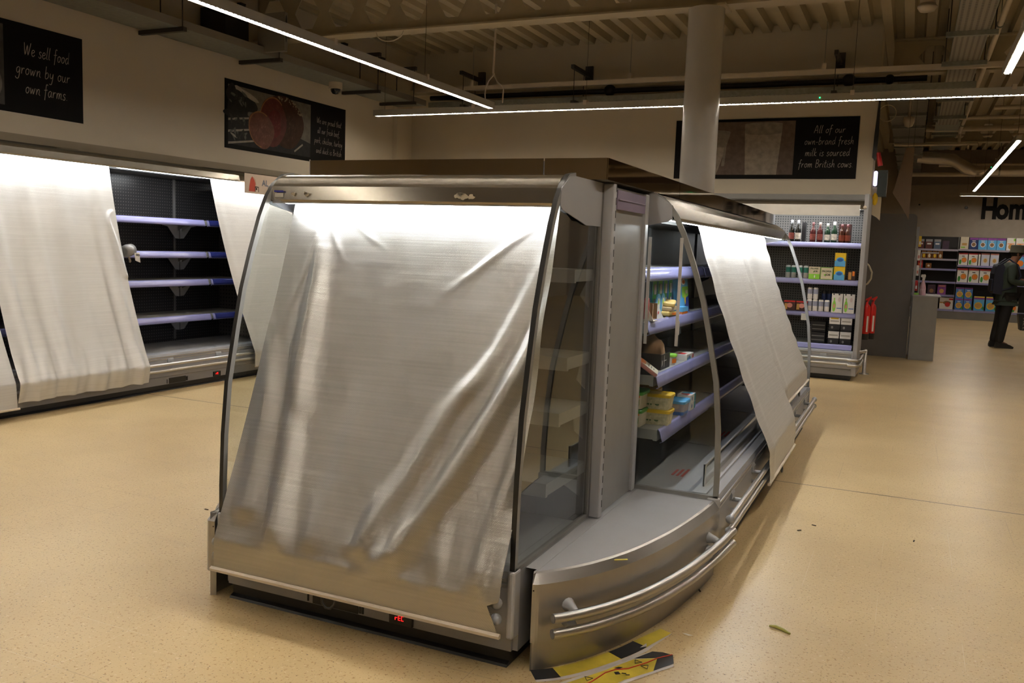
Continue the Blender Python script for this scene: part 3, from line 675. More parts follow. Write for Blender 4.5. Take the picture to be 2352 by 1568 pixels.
# ================================================================ chiller cabinets
def hoop_profile(H):
    k = (H-.35)/(1.66-.35)
    pts = [(0.0, .345), (.0, .45), (.008, .65), (.028, .85), (.07, 1.05), (.105, 1.2), (.155, 1.35), (.205, 1.48), (.245, 1.56), (.285, 1.61), (.34, 1.648), (.40, 1.658)]
    return [(y, .35+(z-.35)*k) for y, z in pts]
def cabinet(name, label, W, H, D, shelves, loc, rotz, seams, inner=.72, ends=(True, True), side_plate=True, blind_box=False, group=None, rails=True, display=None, vents=(), lamp_ranges=None, strips_blue=(), shelf_end=.02, back=perf_dark, seg_shelf=None, liner=inner_dark):
    t = thing(name, label, 'refrigerated cabinet', loc, rotz, group)
    zt = H; zn = H-.115; zc = H-.055                       # top, nose bottom, crease
    base = [(.03, .055), (.03, .125), (0, .135), (-.002, .30), (.012, .335), (.05, .342), (.085, .336), (.098, .275), (.30, .255), (inner+.03, .30), (inner+.03, .055)]
    MB().prism(base, 'x', 0, W).build('base_tub', grey_panel, t)
    MB().box(.01, W-.01, .045, D-.08, 0, .055).build('plinth', black, t)
    MB().prism([(.022, .0), (.028, .008), (.045, .014), (.045, 0)], 'x', .01, W-.01).build('kick_strip', black, t)
    m = MB(); m.box(0, W, inner, inner+.03, .28, H-.07, 0); m.build('back_panel', back, t)
    if inner+.031 < D-.02: MB().box(0, W, inner+.031, D, .055, H-.005).build('rear_panel', grey_dark, t)
    # front trims on the base: air intake slots, steel bands
    m = MB()
    for z_ in (.312, .292): m.box(.01, W-.01, -.005, .0, z_-.005, z_+.004, 0)
    m.build('bumper_trim', chrome, t)
    m = MB(); m.box(.01, W-.01, .092, .100, .286, .318); m.build('air_intake', black, t)
    m = MB()
    n = max(1, round(W/1.25)); sw = W/n
    for i in range(n):
        for q in (.3, .9): m.prism([(-.002, .30), (-.012, .285), (-.012, .262), (-.002, .255)], 'x', i*sw+q, i*sw+q+.07)
    m.build('mount_boss', knob_m, t)
    # deck plates in the well with a printed notice
    for i in range(n):
        MB().prism([(.12, .285), (.14, .29), (inner-.01, .312), (inner-.01, .306), (.12, .277)], 'x', i*sw+.006, (i+1)*sw-.006).build('deck_plate', deck_m, t)
    if rails:
        for z_ in (.251, .197):
            r = MB().cyl((.03, -.055, z_), (W-.03, -.055, z_), .014, 12).build('bumper_rail', chrome, t)
            for x_ in (.02, W-.02): MB().ball((x_, -.055, z_), .020, 12).build('rail_end', knob_m, r)
            mm = MB()
            for i in range(n): mm.cyl((i*sw+.35, -.055, z_), (i*sw+.35, 0.01, z_), .011, 8).cyl((i*sw+.95, -.055, z_), (i*sw+.95, 0.01, z_), .011, 8)
            mm.build('rail_mount', knob_m, r)
    # canopy
    can = [(.265, zn), (.262, zn+.008), (.270, zc), (.276, zc+.001), (.285, zc+.012), (.297, zc+.024), (.312, zc+.035), (.330, zc+.044), (.352, zt-.005), (.376, zt-.001), (.40, zt), (D, zt), (D, zt-.03), (.42, zt-.035), (.40, zt-.05), (.385, zn+.02), (.36, zn+.012), (.30, zn+.002)]
    MB().prism(can, 'x', 0, W, smooth=False).build('canopy', canopy_m, t, norm=True)
    m = MB(); m.box(.005, W-.005, .2665, .2755, zn-.0055, zn+.003); m.build('canopy_lip', chrome, t)
    MB().box(.005, W-.005, .42, inner, zt-.12, zt-.06).build('air_duct_panel', inner_dark, t)
    for a, b in (lamp_ranges or [(i*sw+.05, (i+1)*sw-.05) for i in range(n)]):
        MB().prism([(.279, zn-.003), (.300, zn-.006), (.318, zn+.001), (.279, zn+.001)], 'x', a, b).build('canopy_lamp', case_lamp, t)
    # shelves, one per bay
    sg = seg_shelf or [(i*sw+shelf_end, (i+1)*sw-.01) for i in range(n)]
    for k, (z_, fd) in enumerate(shelves):
        for i, (a, b) in enumerate(sg):
            m = MB(); m.box(a, b, fd+.012, inner, z_-.006, z_); m.box(a, b, fd+.012, fd+.03, z_-.05, z_-.006); m.box(a, a+.004, fd+.03, inner, z_-.045, z_-.006); m.box(b-.004, b, fd+.03, inner, z_-.045, z_-.006)
            sh = m.build('shelf', shelf_m, t)
            if strips_blue is not None:
                MB().sheet([(fd+.010, z_+.004), (fd+.0, z_-.008), (fd-.006, z_-.032), (fd-.014, z_-.052), (fd-.002, z_-.058)], 'x', a+.004, b-.002, .0035).build('price_strip', strip_m, sh)
            for x_ in (a+.012, b-.016):
                m = MB(); m.prism([(inner, z_-.006), (fd+.16, z_-.006), (fd+.20, z_-.04), (inner-.10, z_-.10), (inner, z_-.15)], 'x', x_, x_+.004); m.build('bracket', grey_dark, sh)
    # uprights on the back wall
    for x_ in seams:
        MB().box(x_-.014, x_+.014, inner-.012, inner, .33, H-.12).build('upright', grey_dark, t)
    hp = hoop_profile(H)
    for e, x_ in ((0, 0.0), (1, W)):
        if not ends[e]: continue
        s = -1 if e == 0 else 1; xa, xb = (x_-.018, x_) if e == 0 else (x_, x_+.018)
        # hoop-shaped edge profile with clear pane
        pane = hp[:-3]+[(.40, zt-.16), (inner-.03, zt-.16), (inner-.03, .345)]
        sp = MB().prism(pane, 'x', (xa+xb)/2-.002, (xa+xb)/2+.002).build('side_glass', glass, t)
        et = MB().sheet([(y+.008, z) for y, z in hp], 'x', xa, xb, .022); et.m[0] = et.m[1] = 1; et.build('edge_trim', [hoop_m, hoop_g], t)
        MB().box(xa, xb, .0, inner-.03, .337, .352).build('sill_trim', hoop_g, t)
        MB().box(xa-.004, xb+.004, -.012, .045, .115, .345).build('corner_moulding', grey_lt, t, bevel=.008)
        MB().box(xa, xb, .045, D, .055, .337).build('side_wall', grey_panel, t)
        if side_plate:
            plate = [(.265, zn), (.27, zc), (.285, zc+.01), (.345, zt-.01), (.40, zt-.004), (inner-.03, zt-.004), (inner-.03, zn-.055), (.53, zn-.056), (.40, zn-.033), (.285, zn-.012)]
            MB().prism(plate, 'x', xa-.003 if e == 0 else xb-.001, xa+.001 if e == 0 else xb+.003).build('side_plate', grey_panel, t)
        MB().box(xa, xb, inner-.03, inner+.02, .335, zt-.004).build('side_post', grey_dark, t)
    for (x_, z_) in vents:
        v = MB().box(x_, x_+.20, .026, .030, .058, .108).build('vent', black, t)
        MB().box(x_-.025, x_-.019, .026, .030, .062, .10).box(x_+.205, x_+.213, .026, .030, .062, .10).box(x_+.217, x_+.224, .026, .030, .062, .10).build('slot', black, v)
    if display is not None:
        dd = MB().box(display, display+.095, .018, .031, .057, .103).build('temperature_display', black, t, bevel=.003)
        dg = MB(); segs = {'r': [4, 6], 'E': [0, 5, 6, 4, 3], 'C': [0, 5, 4, 3]}
        for i, ch in enumerate('rEC'):
            x0 = display+.026+i*.013; z0 = .076; w_ = .009; h_ = .008
            S = {0: (x0, x0+w_, z0+2*h_, z0+2*h_+.002), 6: (x0, x0+w_, z0+h_, z0+h_+.002), 3: (x0, x0+w_, z0, z0+.002), 4: (x0, x0+.002, z0, z0+h_), 5: (x0, x0+.002, z0+h_, z0+2*h_)}
            for q in segs[ch]: a, b, c_, d_ = S[q]; dg.box(a, b, .0168, .0178, c_, d_)
        dg.build('digits', emit('red_digits', (1, .01, .01), 3.0), dd)
    return t

ISL_SH = [(.605, .28), (.85, .31), (1.085, .365), (1.325, .39)]
END_SH = [(.56, .30), (.80, .40), (1.0, .46), (1.325, .50)]
# end cabinet facing the viewer
endc = cabinet('end_cabinet', 'grey island end cabinet in front, closed off by a draped silver night blind', 1.214, 1.66, .74, END_SH, (-2.332, 2.53, 0), 0, [.6],
               display=.742, vents=[(.405, 0)], strips_blue=None, back=inner_dark)
# right hand run, facing +x
runr = cabinet('island_cabinet', 'long island chiller facing the right aisle, cheese and tubs on its near shelves', 3.714, 1.66, .74, ISL_SH, (-.69, 3.778, 0), PI/2, [1.24, 2.48], back=inner_dark)
runl = cabinet('island_cabinet', 'long island chiller on the hidden left side of the island', 3.714, 1.66, .74, ISL_SH, (-2.76, 7.492, 0), -PI/2, [1.24, 2.48], back=inner_dark)
# details of the end cabinet front
cs = mat('sticker_paper', (.55, .52, .46), .5, var=.1)
st = MB().box(.022, .062, .2600, .2625, 1.562, 1.578).build('asset_sticker', cs, endc)
MB().box(.020, .064, .2585, .2605, 1.582, 1.588).build('barcode_sticker', mat('sticker_blue', (.03, .03, .28), .4), endc)
rs = MB()
for cx, cz, r_ in ((.112, 1.575, .010), (.17, 1.578, .009), (.177, 1.574, .012), (.84, 1.574, .014), (.865, 1.572, .017), (.895, 1.571, .013), (.85, 1.580, .010)):
    rs.poly([(p[0], .2595, p[2]) for p in ell(cx, cz, r_, r_*.7, 0, 11, wob=.35, seed=int(cx*999))])
rs.build('adhesive_residue', mat('adhesive_residue', (.42, .36, .26), .8), endc, norm=False)
# notice printed on the well deck of the right run, riser guard and glass tape
nt_ = mat('red_print', (.55, .10, .08), .5)
for x_ in (.45, 1.55):
    m = MB()
    for i in range(3): m.box(x_, x_+.16-.02*i, .26+i*.024, .272+i*.024, .2975+i*.0009, .2990+i*.0009)
    m.build('printed_notice', nt_, runr)
g = MB().box(.12, 1.62, .088, .0925, .325, .45).build('riser_guard', mat('polished_riser', (.62, .60, .57), .06, 1.0, var=0), runr)
MB().box(.12, .135, .086, .0945, .30, .455).build('guard_post', alu, g)
MB().box(.12, 1.62, .086, .0945, .447, .452).build('guard_rail', alu, g)
MB().box(.01, 3.70, .055, .115, .342, .352).build('front_ledge', grey_lt, runr)
tape = mat('milky_tape', (.50, .48, .46), .5)
for y_, b in ((.352, .995), (.212, .995)):
    m = MB(); m.box(-.020, -.0185, y_, y_+.014, b, 1.466); m.box(-.021, -.0195, y_-.004, y_+.012, b+.05, b+.11); m.build('tape_strip', tape, runr)

# cladding panel between end cabinet and run, on each side
def cladding(sx, label):
    X = -1.726
    t = thing('upright_panel', label, 'panel', (X+sx*.655, 3.25, .336))
    a = lambda x: x*sx
    def B(m, x0, x1, y0, y1, z0, z1, mi=0): m.box(min(a(x0), a(x1)), max(a(x0), a(x1)), y0, y1, z0, z1, mi); return m
    B(MB(), -.06, -.002, .03, .455, 0, 1.31).build('panel', mat('warm_grey_panel', (.27, .265, .26), .38), t)
    p = B(MB(), -.03, .014, -.005, .032, 0, 1.32).build('slotted_post', grey_lt, t, bevel=.004)
    m = MB()
    for i in range(26): B(m, .0142, .0152, .020, .0255, .04+i*.05, .068+i*.05)
    m.build('slots', black, p)
    B(MB(), -.03, .012, .455, .50, 0, 1.31).build('rear_post', grey_lt, t, bevel=.004)
    B(MB(), .0, .012, .05, .44, 1.225, 1.30).build('label_holder', mat('mauve_holder', (.22, .18, .27), .25), t)
    B(MB(), .012, .017, .06, .43, 1.262, 1.266).build('holder_rib', mat('mauve_holder_light', (.30, .25, .36), .25), t)
    return t
cladding(1, 'tall grey slotted upright panel at the right corner of the island')
cladding(-1, 'tall grey upright panel at the hidden left corner of the island')

# curved corner plinth units
CURVE = [(-1.052, 2.565), (-1.03, 2.575), (-.985, 2.625), (-.93, 2.70), (-.875, 2.80), (-.82, 2.93), (-.775, 3.08), (-.735, 3.26), (-.708, 3.44), (-.688, 3.60), (-.675, 3.765)]
def corner(sx, label):
    X = -1.726
    t = thing('corner_unit', label, 'display base', (X, 3.2, 0))
    cv = [((x-X)*sx, y-3.2) for x, y in CURVE]
    if sx < 0: cv[0] = (cv[0][0]+.02, -.665); cv[1] = (-.694, -.662)
    sm = smooth_pts(cv, 4)
    def off(pts, d):
        out = []
        for i, p in enumerate(pts):
            q0 = pts[max(i-1, 0)]; q1 = pts[min(i+1, len(pts)-1)]; v = Vector((q1[0]-q0[0], q1[1]-q0[1])).normalized()
            out.append((p[0]-v.y*d*sx, p[1]+v.x*d*sx))
        return out
    ax = .676*sx
    def ring(d): return [(ax, cv[0][1]+.0)]+off(sm, d)+[(ax, cv[-1][1])]
    def loft(levels, name, m_, cap=True, capm=None):
        mb = MB(); k = None
        for i in range(len(levels)-1):
            r0 = ring(levels[i][0]); r1 = ring(levels[i+1][0]); k = len(r0)
            mb.add([(x, y, levels[i][1]) for x, y in r0]+[(x, y, levels[i+1][1]) for x, y in r1], [(j, (j+1) % k, k+(j+1) % k, k+j) for j in range(k)], 0, False)
        return mb
    body = loft([(0, .10), (0, .300), (.022, .330), (.030, .335)], 'b', None); body.build('body', brushed, t)
    pl = loft([(.012, 0), (.012, .10)], 'p', None); pl.build('plinth', brushed, t)
    dk = MB(); r = ring(.0315); r = [(min(max(x, -.678+0*x), 1.2) if sx > 0 else x, y) for x, y in r]
    r[0] = (.628*sx, -.585); r.insert(1, (.668*sx, -.585)); r[-1] = (.628*sx, r[-1][1])
    dk.add([(x, y, .3335) for x, y in r], [tuple(range(len(r)))]); dk.build('deck', deck_m, t)
    if sx > 0:
        MB().prism([(.862, -.345), (.902, -.318), (.897, -.309), (.857, -.336)], 'z', .3195, .3215, 0).build('yellow_sticker', mat('yellow_sticker', (.62, .52, .06), .5), t).location = (.0, .0, .004)
    # two curved rails on knobs
    for k, z_ in enumerate((.203, .150)):
        P = off(smooth_pts(cv[1:], 4), -.055); P = P[2:] if sx > 0 else P[22:]
        e = P[-1]; P = [Vector((x, y, z_)) for x, y in P]; P.append(Vector((e[0]+(.005)*sx, e[1]+.03, z_)))
        r = MB().tube(P, .0165, 14).build('bumper_rail', chrome, t)
        cp = MB(); d = (P[0]-P[1]).normalized(); cp.cyl(P[0]-d*.004, P[0]+d*.0025, .0158, 14); cp.build('rail_end', mat('rail_plug', (.16, .16, .17), .4), r)
    for f in (4, len(P)-6):
        q = P[f]; nn = Vector((P[f+1].x-P[f-1].x, P[f+1].y-P[f-1].y)).normalized(); o_ = Vector((-nn.y, nn.x))*sx
        m = MB()
        for z_ in (.215, .160): m.tube([(q.x+o_.x*.002, q.y+o_.y*.002, z_-.01), (q.x+o_.x*.03, q.y+o_.y*.03, z_), (q.x+o_.x*.056, q.y+o_.y*.056, z_+.002)], [.013, .016, .024], 12)
        m.build('rail_mount', knob_m, t)
    m = MB(); m.cyl((cv[0][0]+.006*sx, cv[0][1]-.0, .28), (cv[0][0]+.006*sx, cv[0][1]-.002, .28), .0028, 8); m.build('rivet', dark_steel, t)
    return t
corner(1, 'curved brushed steel corner plinth with two rails, right front corner of the island')
corner(-1, 'curved steel corner plinth peeping out at the left front corner of the island')

# mirrored cornice on top of the island
t = thing('mirror_cornice', 'mirror polished steel cornice box along the top of the island', 'cornice', (-1.726, 3.13, 1.661))
w_ = .675
m = MB(); m.box(-.36-.315, .42, -.004, 0, 0, .079); m.build('mirror_panel', mirror_m, t)
m = MB(); m.box(.425, w_, -.004, 0, 0, .079); m.build('mirror_panel', mirror_m, t)
MB().box(-w_, -w_+.003, -.006, 0, -.0, .082).build('edge_strip', chrome, t)
for s_ in (-1, 1):
    for i in range(4):
        a = i*1.1; b = a+1.095 if i < 3 else 4.36
        MB().box(min(s_*w_, s_*(w_+.004)), max(s_*w_, s_*(w_+.004)), a, b, 0, .079).build('mirror_panel', mirror_m, t)
MB().box(-w_+.002, w_-.002, .002, 4.36, .001, .070).build('top_tray', grey_dark, t)

# ================================================================ wall cabinets
TALL = [(.62, .38), (.965, .41), (1.235, .44), (1.55, .46)]
wl = cabinet('wall_cabinet', 'long wall chiller along the left wall, empty shelves between silver blinds', 10.0, 2.075, .97, TALL, (-6.0, .5, 0), PI/2, [1.25*i for i in range(1, 8)],
             ends=(False, True), display=5.9, vents=[(5.35, 0)], inner=.88)
# the upper fascia of the tall cabinets, rising to the wall
MB().prism([(.40, 2.065), (.62, 2.075), (.97, 2.20), (1.04, 2.20), (1.04, 2.05), (.62, 2.05)], 'x', 0, 10.0).build('top_cover', canopy_m, wl)
# darker blue right ends of the price strips and perforated side screen, light shelf gussets
for z_, fd in TALL:
    MB().sheet([(fd+.006, z_+.004), (fd-.004, z_-.008), (fd-.010, z_-.032), (fd-.018, z_-.052)], 'x', 6.30, 6.74, .003).build('price_strip_insert', strip_b, wl)
    m = MB()
    for s_ in (-1, 1): m.prism([(6.25+s_*.01, z_-.04), (6.25+s_*.26, z_-.05), (6.25+s_*.16, z_-.07), (6.25+s_*.10, z_-.14), (6.25+s_*.06, z_-.185), (6.25+s_*.01, z_-.19)], 'y', .80+s_*.004, .806+s_*.004)
    m.build('shelf_gusset', grey_lt, wl)
MB().box(6.9, 6.903, .45, .88, .33, 1.9).build('side_screen', perf_grey, wl)
# back wall cabinet, right
wb = cabinet('wall_cabinet', 'wall chiller on the back wall stocked with cider, cans and cartons', 3.75, 2.10, .86, [(.765, .26), (1.15, .25), (1.585, .27)], (-4.29, 10.75, 0), 0, [1.25, 2.5],
             inner=.80, back=hole_material('perforated_grey_back', (.16, .15, .14), (.03, .03, .03), .03, (0, 2), .26), lamp_ranges=[(i*1.25+.05, i*1.25+1.2) for i in range(3)])
MB().box(0, 3.75, .38, .88, 2.10, 2.16).build('top_cover', grey_dark, wb)
wb2 = MB().prism([(.14, .36), (.14, .372), (.78, .40), (.78, .385)], 'x', 1.27, 3.73).build('base_shelf', shelf_m, wb)
MB().sheet([(.135, .40), (.125, .385), (.12, .35), (.11, .34)], 'x', 1.27, 3.73, .004).build('price_strip', strip_m, wb2)
MB().box(3.755, 3.80, -.02, .87, .06, 2.14).build('end_panel', grey_panel, wb)
MB().tube([(3.71, -.10, .25), (3.80, -.10, .25), (3.84, .0, .25), (3.84, .6, .25)], .016, 8).tube([(3.71, -.10, .19), (3.80, -.10, .19), (3.84, .0, .19), (3.84, .6, .19)], .016, 8).build('corner_rail', chrome, wb)
MB().ball((3.765, -.03, 1.99), .02).build('hook', white_paint, wb)
MB().box(.10, 3.70, .252, .259, 1.905, 2.03).build('retracted_blind', white, wb)
# ================================================================ night blinds
weave = weave_material('silver_weave', (.545, .525, .49), .335, .92)
weave_s = weave_material('pale_silver_film', (.68, .665, .64), .42, .50, dots=False)
def gauss(d, s): return math.exp(-(d/s)**2)
def seg_dist(px, py, a, b):
    vx, vy = b[0]-a[0], b[1]-a[1]; l2 = vx*vx+vy*vy
    t = max(0, min(1, ((px-a[0])*vx+(py-a[1])*vy)/l2)); return math.hypot(px-a[0]-t*vx, py-a[1]-t*vy), t
_SMC = {}
def SM(pts):
    k = tuple(pts)
    if k not in _SMC: _SMC[k] = smooth_pts(list(pts), 4)
    return _SMC[k]
def poly_ridge(u, v, pts, s0, s1, amp, asp=1.0):
    """ridge along a polyline in (u, v); width grows from s0 to s1"""
    pts = SM(pts); best = 1e9; bt = 0; n = len(pts)-1
    for i in range(n):
        d, t = seg_dist(u, v*asp, (pts[i][0], pts[i][1]*asp), (pts[i+1][0], pts[i+1][1]*asp))
        if d < best: best = d; bt = (i+t)/n
    s = s0+(s1-s0)*bt; return amp*gauss(best, s)*min(1, .05+bt*3)*(min(1, (1-bt)*2.2+.02) if s1 < .02 else 1)
def blind(label, parent_loc, rotz, topw, botw, prof, disp, nu=110, nv=170, bar=None, m_=None, cutfn=None, group=None, loop=None, edge=.0):
    """cloth hangs along prof (list of (depth, z)); topw/botw = (x0, x1) at top and bottom; disp(u, v) pushes it outward"""
    t = thing('night_blind', label, 'blind', parent_loc, rotz, group)
    L = [0]
    for i in range(1, len(prof)): L.append(L[-1]+math.hypot(prof[i][0]-prof[i-1][0], prof[i][1]-prof[i-1][1]))
    T = L[-1]
    def at(v):
        s = v*T
        for i in range(1, len(prof)):
            if s <= L[i]+1e-9:
                k = (s-L[i-1])/(L[i]-L[i-1]); d = Vector((prof[i][0]-prof[i-1][0], prof[i][1]-prof[i-1][1])).normalized()
                return prof[i-1][0]+k*(prof[i][0]-prof[i-1][0]), prof[i-1][1]+k*(prof[i][1]-prof[i-1][1]), d
    def fn(u, v):
        y, z, d = at(min(v, .99999)); x0 = topw[0]+(botw[0]-topw[0])*v; x1 = topw[1]+(botw[1]-topw[1])*v
        if cutfn: x0, x1 = cutfn(v, x0, x1)
        h = disp(u, v); n = Vector((d.y, -d.x))      # outward
        return (x0+(x1-x0)*u, y+n.x*h, z+n.y*h)
    W = max(topw[1]-topw[0], botw[1]-botw[0])
    MB().grid(fn, nu, nv, uvfn=lambda u, v: (u*W, v*T)).build('cloth', m_ or weave, t, norm=False)
    if bar:
        x0, x1, y, z = bar
        b = MB().prism([(y-.010, z-.006), (y-.012, z+.004), (y-.002, z+.010), (y+.006, z+.006), (y+.004, z-.008)], 'x', x0, x1).build('weight_bar', white_paint, t)
        if loop is not None: MB().tube([(loop-.028, y, z-.004), (loop-.024, y-.004, z-.028), (loop-.008, y-.006, z-.042), (loop+.010, y-.006, z-.042), (loop+.024, y-.004, z-.028), (loop+.028, y, z-.004)], .005, 8).build('pull_loop', black, b)
    return t
def prof_of(top, mid, lip, bot, n=14):
    """smooth hang from the canopy over the lip rails and straight down"""
    P = [top, mid, lip]; out = []
    for i in range(n+1):
        t = i/n; out.append(((1-t)**2*top[0]+2*t*(1-t)*mid[0]+t*t*lip[0], (1-t)**2*top[1]+2*t*(1-t)*mid[1]+t*t*lip[1]))
    out += [(lip[0]-.006, lip[1]-.012), (lip[0]-.006, lip[1]-.03)]
    out += [(bot[0]+(lip[0]-.006-bot[0])*(1-k), bot[1]+(lip[1]-.03-bot[1])*(1-k)) for k in (.5, 1.0)]
    return out
# --- blind over the end cabinet (cabinet frame: x from -2.332, depth from 2.53)
def d_end(u, v):
    w = v/.90
    h = 0.0
    h += poly_ridge(u, w, [(.13, .02), (.165, .25), (.175, .5), (.205, .75), (.235, 1.0)], .030, .055, .040, 1.3)
    h += poly_ridge(u, w, [(1.02, .20), (.975, .38), (.90, .55), (.80, .74), (.70, .90), (.63, 1.0)], .028, .050, .048, 1.3)
    h += poly_ridge(u, w, [(1.0, .10), (.86, .42), (.745, .58), (.655, .76), (.60, .85), (.53, .97)], .024, .042, .028, 1.3)
    h += poly_ridge(u, w, [(1.0, .55), (.97, .72), (.94, .86), (.925, 1.0)], .022, .034, .028, 1.3)
    h += poly_ridge(u, w, [(.0, .35), (.07, .6), (.09, .8), (.10, .92)], .03, .05, .024, 1.3)
    h += poly_ridge(u, w, [(.42, .5), (.40, .8), (.36, .98)], .03, .04, .014, 1.3)
    h -= poly_ridge(u, w, [(.14, .52), (.17, .62), (.24, .70), (.27, .9), (.28, 1.0)], .03, .045, .007, 1.3)
    h += poly_ridge(u, w, [(.98, .04), (.86, .11), (.74, .20), (.64, .27)], .006, .016, .0065, 1.3)*(1-.2*v)
    h += poly_ridge(u, w, [(.14, .02), (.20, .12), (.26, .20)], .006, .012, .0055, 1.3)
    h += poly_ridge(u, w, [(.13, .02), (.115, .14), (.09, .26), (.06, .34)], .006, .012, .0055, 1.3)
    h += poly_ridge(u, w, [(.2, .01), (.3, .09), (.42, .15)], .006, .012, .004, 1.3)
    h += .007*math.sin(9*u+3*v)*math.sin(PI*min(1, w)) + .0025*math.sin(23*u-7*v)*w
    if w > .80:                                           # puckers where the cloth rests on the rails
        k = min(1, (w-.80)/.15)*(1 if w < 1.0 else max(0, 1-(w-1)*9))
        h = max(h, -.004)
        h += k*(.004+.006*math.sin(31*u+2)+.004*math.sin(57*u+1)+.002*math.sin(97*u))*(0.3+u)
    if w > .97: h *= max(0.12, 1-(w-.97)*8)
    return h*1.0*min(1, v*7+.05)
def cut_end(v, x0, x1):
    # the right lower corner is torn: notch behind the rail ends
    if v > .925:
        k = (v-.925)/.075
        if k < .18: x1 = x1-.0-.045*(k/.18)
        else: x1 = x1-.045+.040*((k-.18)/.82)
    return x0, x1
pr_ = prof_of((.350, 1.556), (.20, .95), (-.080, .285), (-.088, .162))
blind('large wrinkled silver night blind draped over the front end cabinet', (-2.332, 2.53, 0), 0, (.054, 1.200), (.032, 1.222), pr_, d_end, nu=150, nv=230,
      bar=(.024, 1.226, -.088, .158), cutfn=cut_end, loop=.56)
# the triangular flap at the torn corner
# --- two blinds on the right run (frame: x = y-3.778, depth = -.69-x)
def d_flat(u, v):
    return .004*math.sin(5*u+2*v)+.006*gauss(u-.12, .05)*(.3+v)+.003*math.sin(40*v+u)*gauss(u, .03)+.003*math.sin(55*v)*gauss(u-1, .02)
pb = prof_of((.350, 1.556), (.18, .95), (-.070, .36), (-.078, .175))
blind('nearer of the two taut silver blinds on the right side of the island', (-.69, 3.778, 0), PI/2, (.84, 2.02), (1.03, 2.17), pb, d_flat, nu=60, nv=90, bar=(1.03, 2.18, -.078, .17), m_=weave_s, loop=1.55)
pb2 = [(y+.008, z) for y, z in pb[:15] if z > .45]; pb2.append((pb2[-1][0]-.012, .436))
blind('farther of the two taut silver blinds on the right side of the island', (-.69, 3.778, 0), PI/2, (1.96, 3.20), (2.09, 3.50), pb2, d_flat, nu=60, nv=90, bar=(2.10, 3.52, pb2[-1][0]-.004, .43), m_=weave_s, loop=2.9)
# --- left wall blinds (frame: x = y-.5, depth = -6.0-x)
def d_left(u, v):
    h = .0
    for c_, s_, a_ in ((.10, .03, .020), (.27, .04, -.020), (.36, .03, .014), (.48, .05, -.010), (.60, .05, .012), (.83, .03, -.022), (.90, .03, .020)):
        h += a_*gauss(u-c_-.05*(v-.5), s_*(1.3-.5*v))*min(1, v*1.6)
    h += .004*math.sin(14*u+5*v)
    h += poly_ridge(u, v, [(.98, .20), (.92, .24), (.95, .34), (.985, .5)], .012, .02, .02, 1.7)
    if v > .80:
        k = (v-.80)/.20; h = max(h, -.012); h += k*(.014*math.sin(38*u+1)*math.sin(9*v+3*u)+.018*abs(math.sin(16*u+2))+.002+.006*math.sin(83*u+20*v))*min(1, 8*(1.0-v)+.35)
    return h
pl_ = prof_of((.350, 1.966), (.24, 1.2), (-.088, .28), (-.072, .12))
blind('leftmost full silver blind on the left wall chiller, gathered at its hem', (-6.0, .5, 0), PI/2, (3.80, 5.0), (3.80, 5.02), pl_, d_left, nu=130, nv=170, m_=weave_s)
def d_l2(u, v): return .006*math.sin(8*u+3*v)*v+.012*gauss(u-.06, .04)*v+.004*math.sin(25*u+9*v)*v
blind('silver blind cut off by the left edge of the photo', (-6.0, .5, 0), PI/2, (2.52, 3.70), (2.54, 3.79), prof_of((.350, 1.966), (.24, 1.2), (-.082, .28), (-.088, .085)), d_l2, nu=60, nv=90, bar=(2.54, 3.80, -.090, .08), m_=weave_s)
blind('silver blind on the left wall chiller seen just left of the island hoop', (-6.0, .5, 0), PI/2, (6.20, 7.38), (6.36, 7.56), prof_of((.350, 1.966), (.24, 1.2), (-.082, .28), (-.086, .12)), d_l2, nu=60, nv=90, bar=(6.36, 7.58, -.088, .115), m_=weave_s)
blind('silver blind on the left wall chiller hidden behind the island', (-6.0, .5, 0), PI/2, (7.50, 8.68), (7.52, 8.70), prof_of((.350, 1.966), (.24, 1.2), (-.082, .28), (-.086, .12)), d_l2, nu=40, nv=50, bar=(7.52, 8.70, -.088, .115), m_=weave_s)
# rolled film with a tag hanging on the left wall chiller
t = thing('rolled_blind', 'small grey film roll with a paper tag poking out beside the left blind', 'roll', (-6.31, 5.66, 1.245))
MB().lathe([(.03, -.06), (.052, -.055), (.056, 0), (.052, .055), (.03, .06)], n=22).build('roll', mat('grey_film', (.30, .29, .28), .3, .2), t, rot=(PI/2+.15, .15, .35))
MB().tube([(0, 0, -.04), (.01, .015, -.09), (.0, .02, -.10)], .009, 8).build('cord', mat('cord_beige', (.4, .33, .25), .7), t)
tg = MB().prism([(.03, -.085), (.085, -.105), (.075, -.015), (.02, -.02)], 'x', .055, .057).build('paper_tag', white, t)
MB().tube([(.058, .045+.009*math.cos(a), -.035+.008*math.sin(a)) for a in [i*PI/5 for i in range(11)]], .0022, 5).tube([(.058, .066+.009*math.cos(a), -.038+.008*math.sin(a)) for a in [i*PI/5 for i in range(11)]], .0022, 5).build('printed_marks', black, tg)
